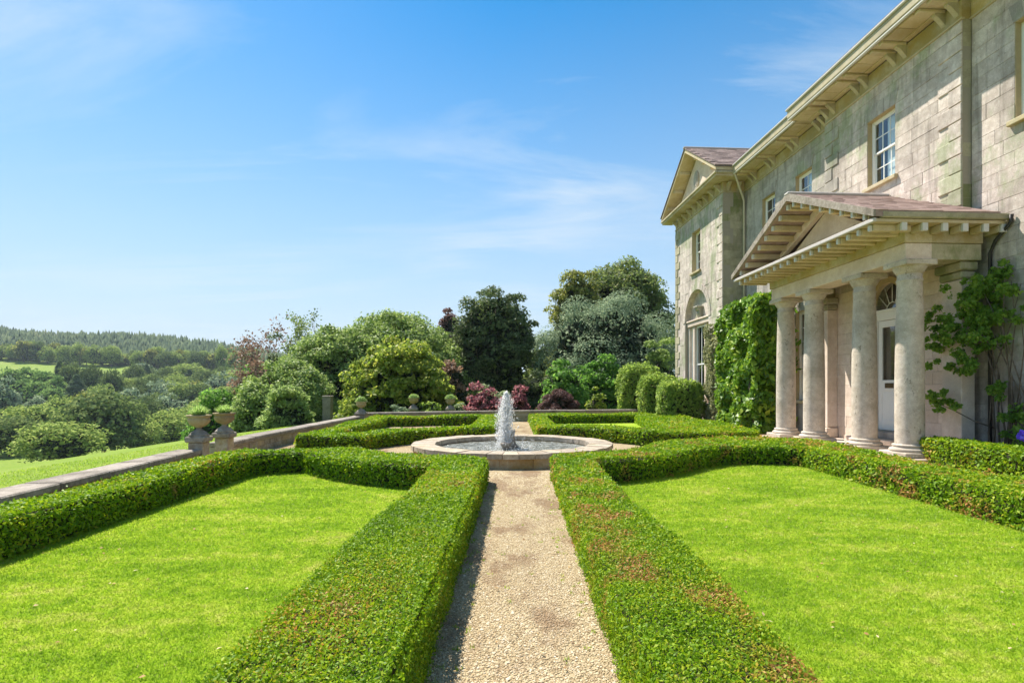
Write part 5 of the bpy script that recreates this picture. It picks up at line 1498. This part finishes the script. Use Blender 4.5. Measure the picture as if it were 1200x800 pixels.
for i, q in enumerate(vt):
    kind, px, Y, wpx, yt, lb, g = q
    if kind == 'poplar': yt += 4
    if kind == 'conifer': wpx *= 1.5 + .35 * math.sin(i * 2.7); yt += 2 * math.sin(i * 1.9)
    valley_tree(kind, px, Y, wpx, yt, lb or lab[id(q)], VG[g][1] if g else None, i)
# broadleaf trees along the lower edge of the plantation
rg = random.Random(9)
for i in range(34):
    px = -8 + i * 9.2 + rg.uniform(-2, 2); Y = 425 + rg.uniform(-8, 14)
    ybase = float(np.interp(px, [0, 60, 150, 300], [421, 424, 432, 430]))
    valley_tree(('gold', 'oak', 'dark', 'oak')[i % 4], px, Y, 20 + rg.uniform(-4, 7), ybase - rg.uniform(15, 24), ordinal(i) + ' tree from the left in the row under the hill plantation', 'row of trees under the plantation', i)
r = thing('fence_post', 'single weathered wooden post standing in the meadow', 'post', (*at(33, 64), tz(*at(33, 64))))
MB().tube([(0, 0, -.3), (0, 0, 1.3), (0, 0, 1.34)], [.07, .065, .02], 7).build('post', M['bark_pale'], r)
# plantation on the hill
def plantation():
    rng = np.random.default_rng(91); n = 9000
    Y = rng.uniform(432, 760, n); a = rng.uniform(-1.25, -.36, n)
    X = a * Y
    Z = terrain_z(X, Y)
    s = 7
    base = []
    for z0, z1, r_ in ((.12, .62, .30), (.38, 1.0, .21)):
        k = len(base)
        for i in range(s): base.append((r_ * math.cos(6.283 * i / s), r_ * math.sin(6.283 * i / s), z0))
        base.append((0, 0, z1))
    base = np.array(base)
    fc = []
    for t_ in range(2):
        for i in range(s): fc.append((t_ * (s + 1) + i, t_ * (s + 1) + (i + 1) % s, t_ * (s + 1) + s))
    fc = np.array(fc)
    H = rng.uniform(8, 14, n) * (.85 + .3 * np.sin(X * .02) * np.sin(Y * .017)); W = H * rng.uniform(.75, 1.1, n)
    V = base[None] * np.stack([W, W, H], 1)[:, None] * rng.uniform(.8, 1.25, (n, len(base), 1)) + np.stack([X, Y, Z - .5], 1)[:, None]
    F = (fc[None] + len(base) * np.arange(n)[:, None, None]).reshape(-1, 3)
    return mesh_np('conifer_forest', V.reshape(-1, 3), F, [M['plantation']])
t = NT('plantation_needles')
c = t.ramp(t.math('ADD', t.math('MULTIPLY', t.geo.outputs['Random Per Island'], .6), t.math('MULTIPLY', t.noise(.012, 3), .5)), [(.2, (.028, .052, .026)), (.5, (.05, .082, .038)), (.8, (.09, .125, .055)), (1, (.14, .15, .08))])
M['plantation'] = t.done(t.bsdf(c, .9, spec=.1))
link('conifer_forest', plantation(), label='conifer plantation covering the far hillside', cat='forest', kind='stuff')
rg = random.Random(17)
for i, (px, yt) in enumerate(((128, 393), (136, 391), (143, 389), (150, 391), (158, 394), (170, 396), (196, 400), (212, 397), (217, 399), (228, 403))):
    Y = 690; valley_tree('dark', px, Y, rg.uniform(9, 15), yt, ordinal(i) + ' tree from the left along the skyline of the far hill', 'trees on the hill skyline', i)

# ------------------------------------------------------------------ air over the valley
hz = bpy.data.materials.new('valley_haze'); hz.use_nodes = True
hn = hz.node_tree.nodes; hn.clear()
hv = hn.new('ShaderNodeVolumePrincipled'); ho = hn.new('ShaderNodeOutputMaterial')
hv.inputs['Color'].default_value = (.74, .87, 1.0, 1); hv.inputs['Density'].default_value = .00014; hv.inputs['Anisotropy'].default_value = .2
hz.node_tree.links.new(hv.outputs[0], ho.inputs['Volume'])
HAZE = MB().box(-1950, 1950, -350, 4100, -60, 160).build('haze', hz, kind='stuff')
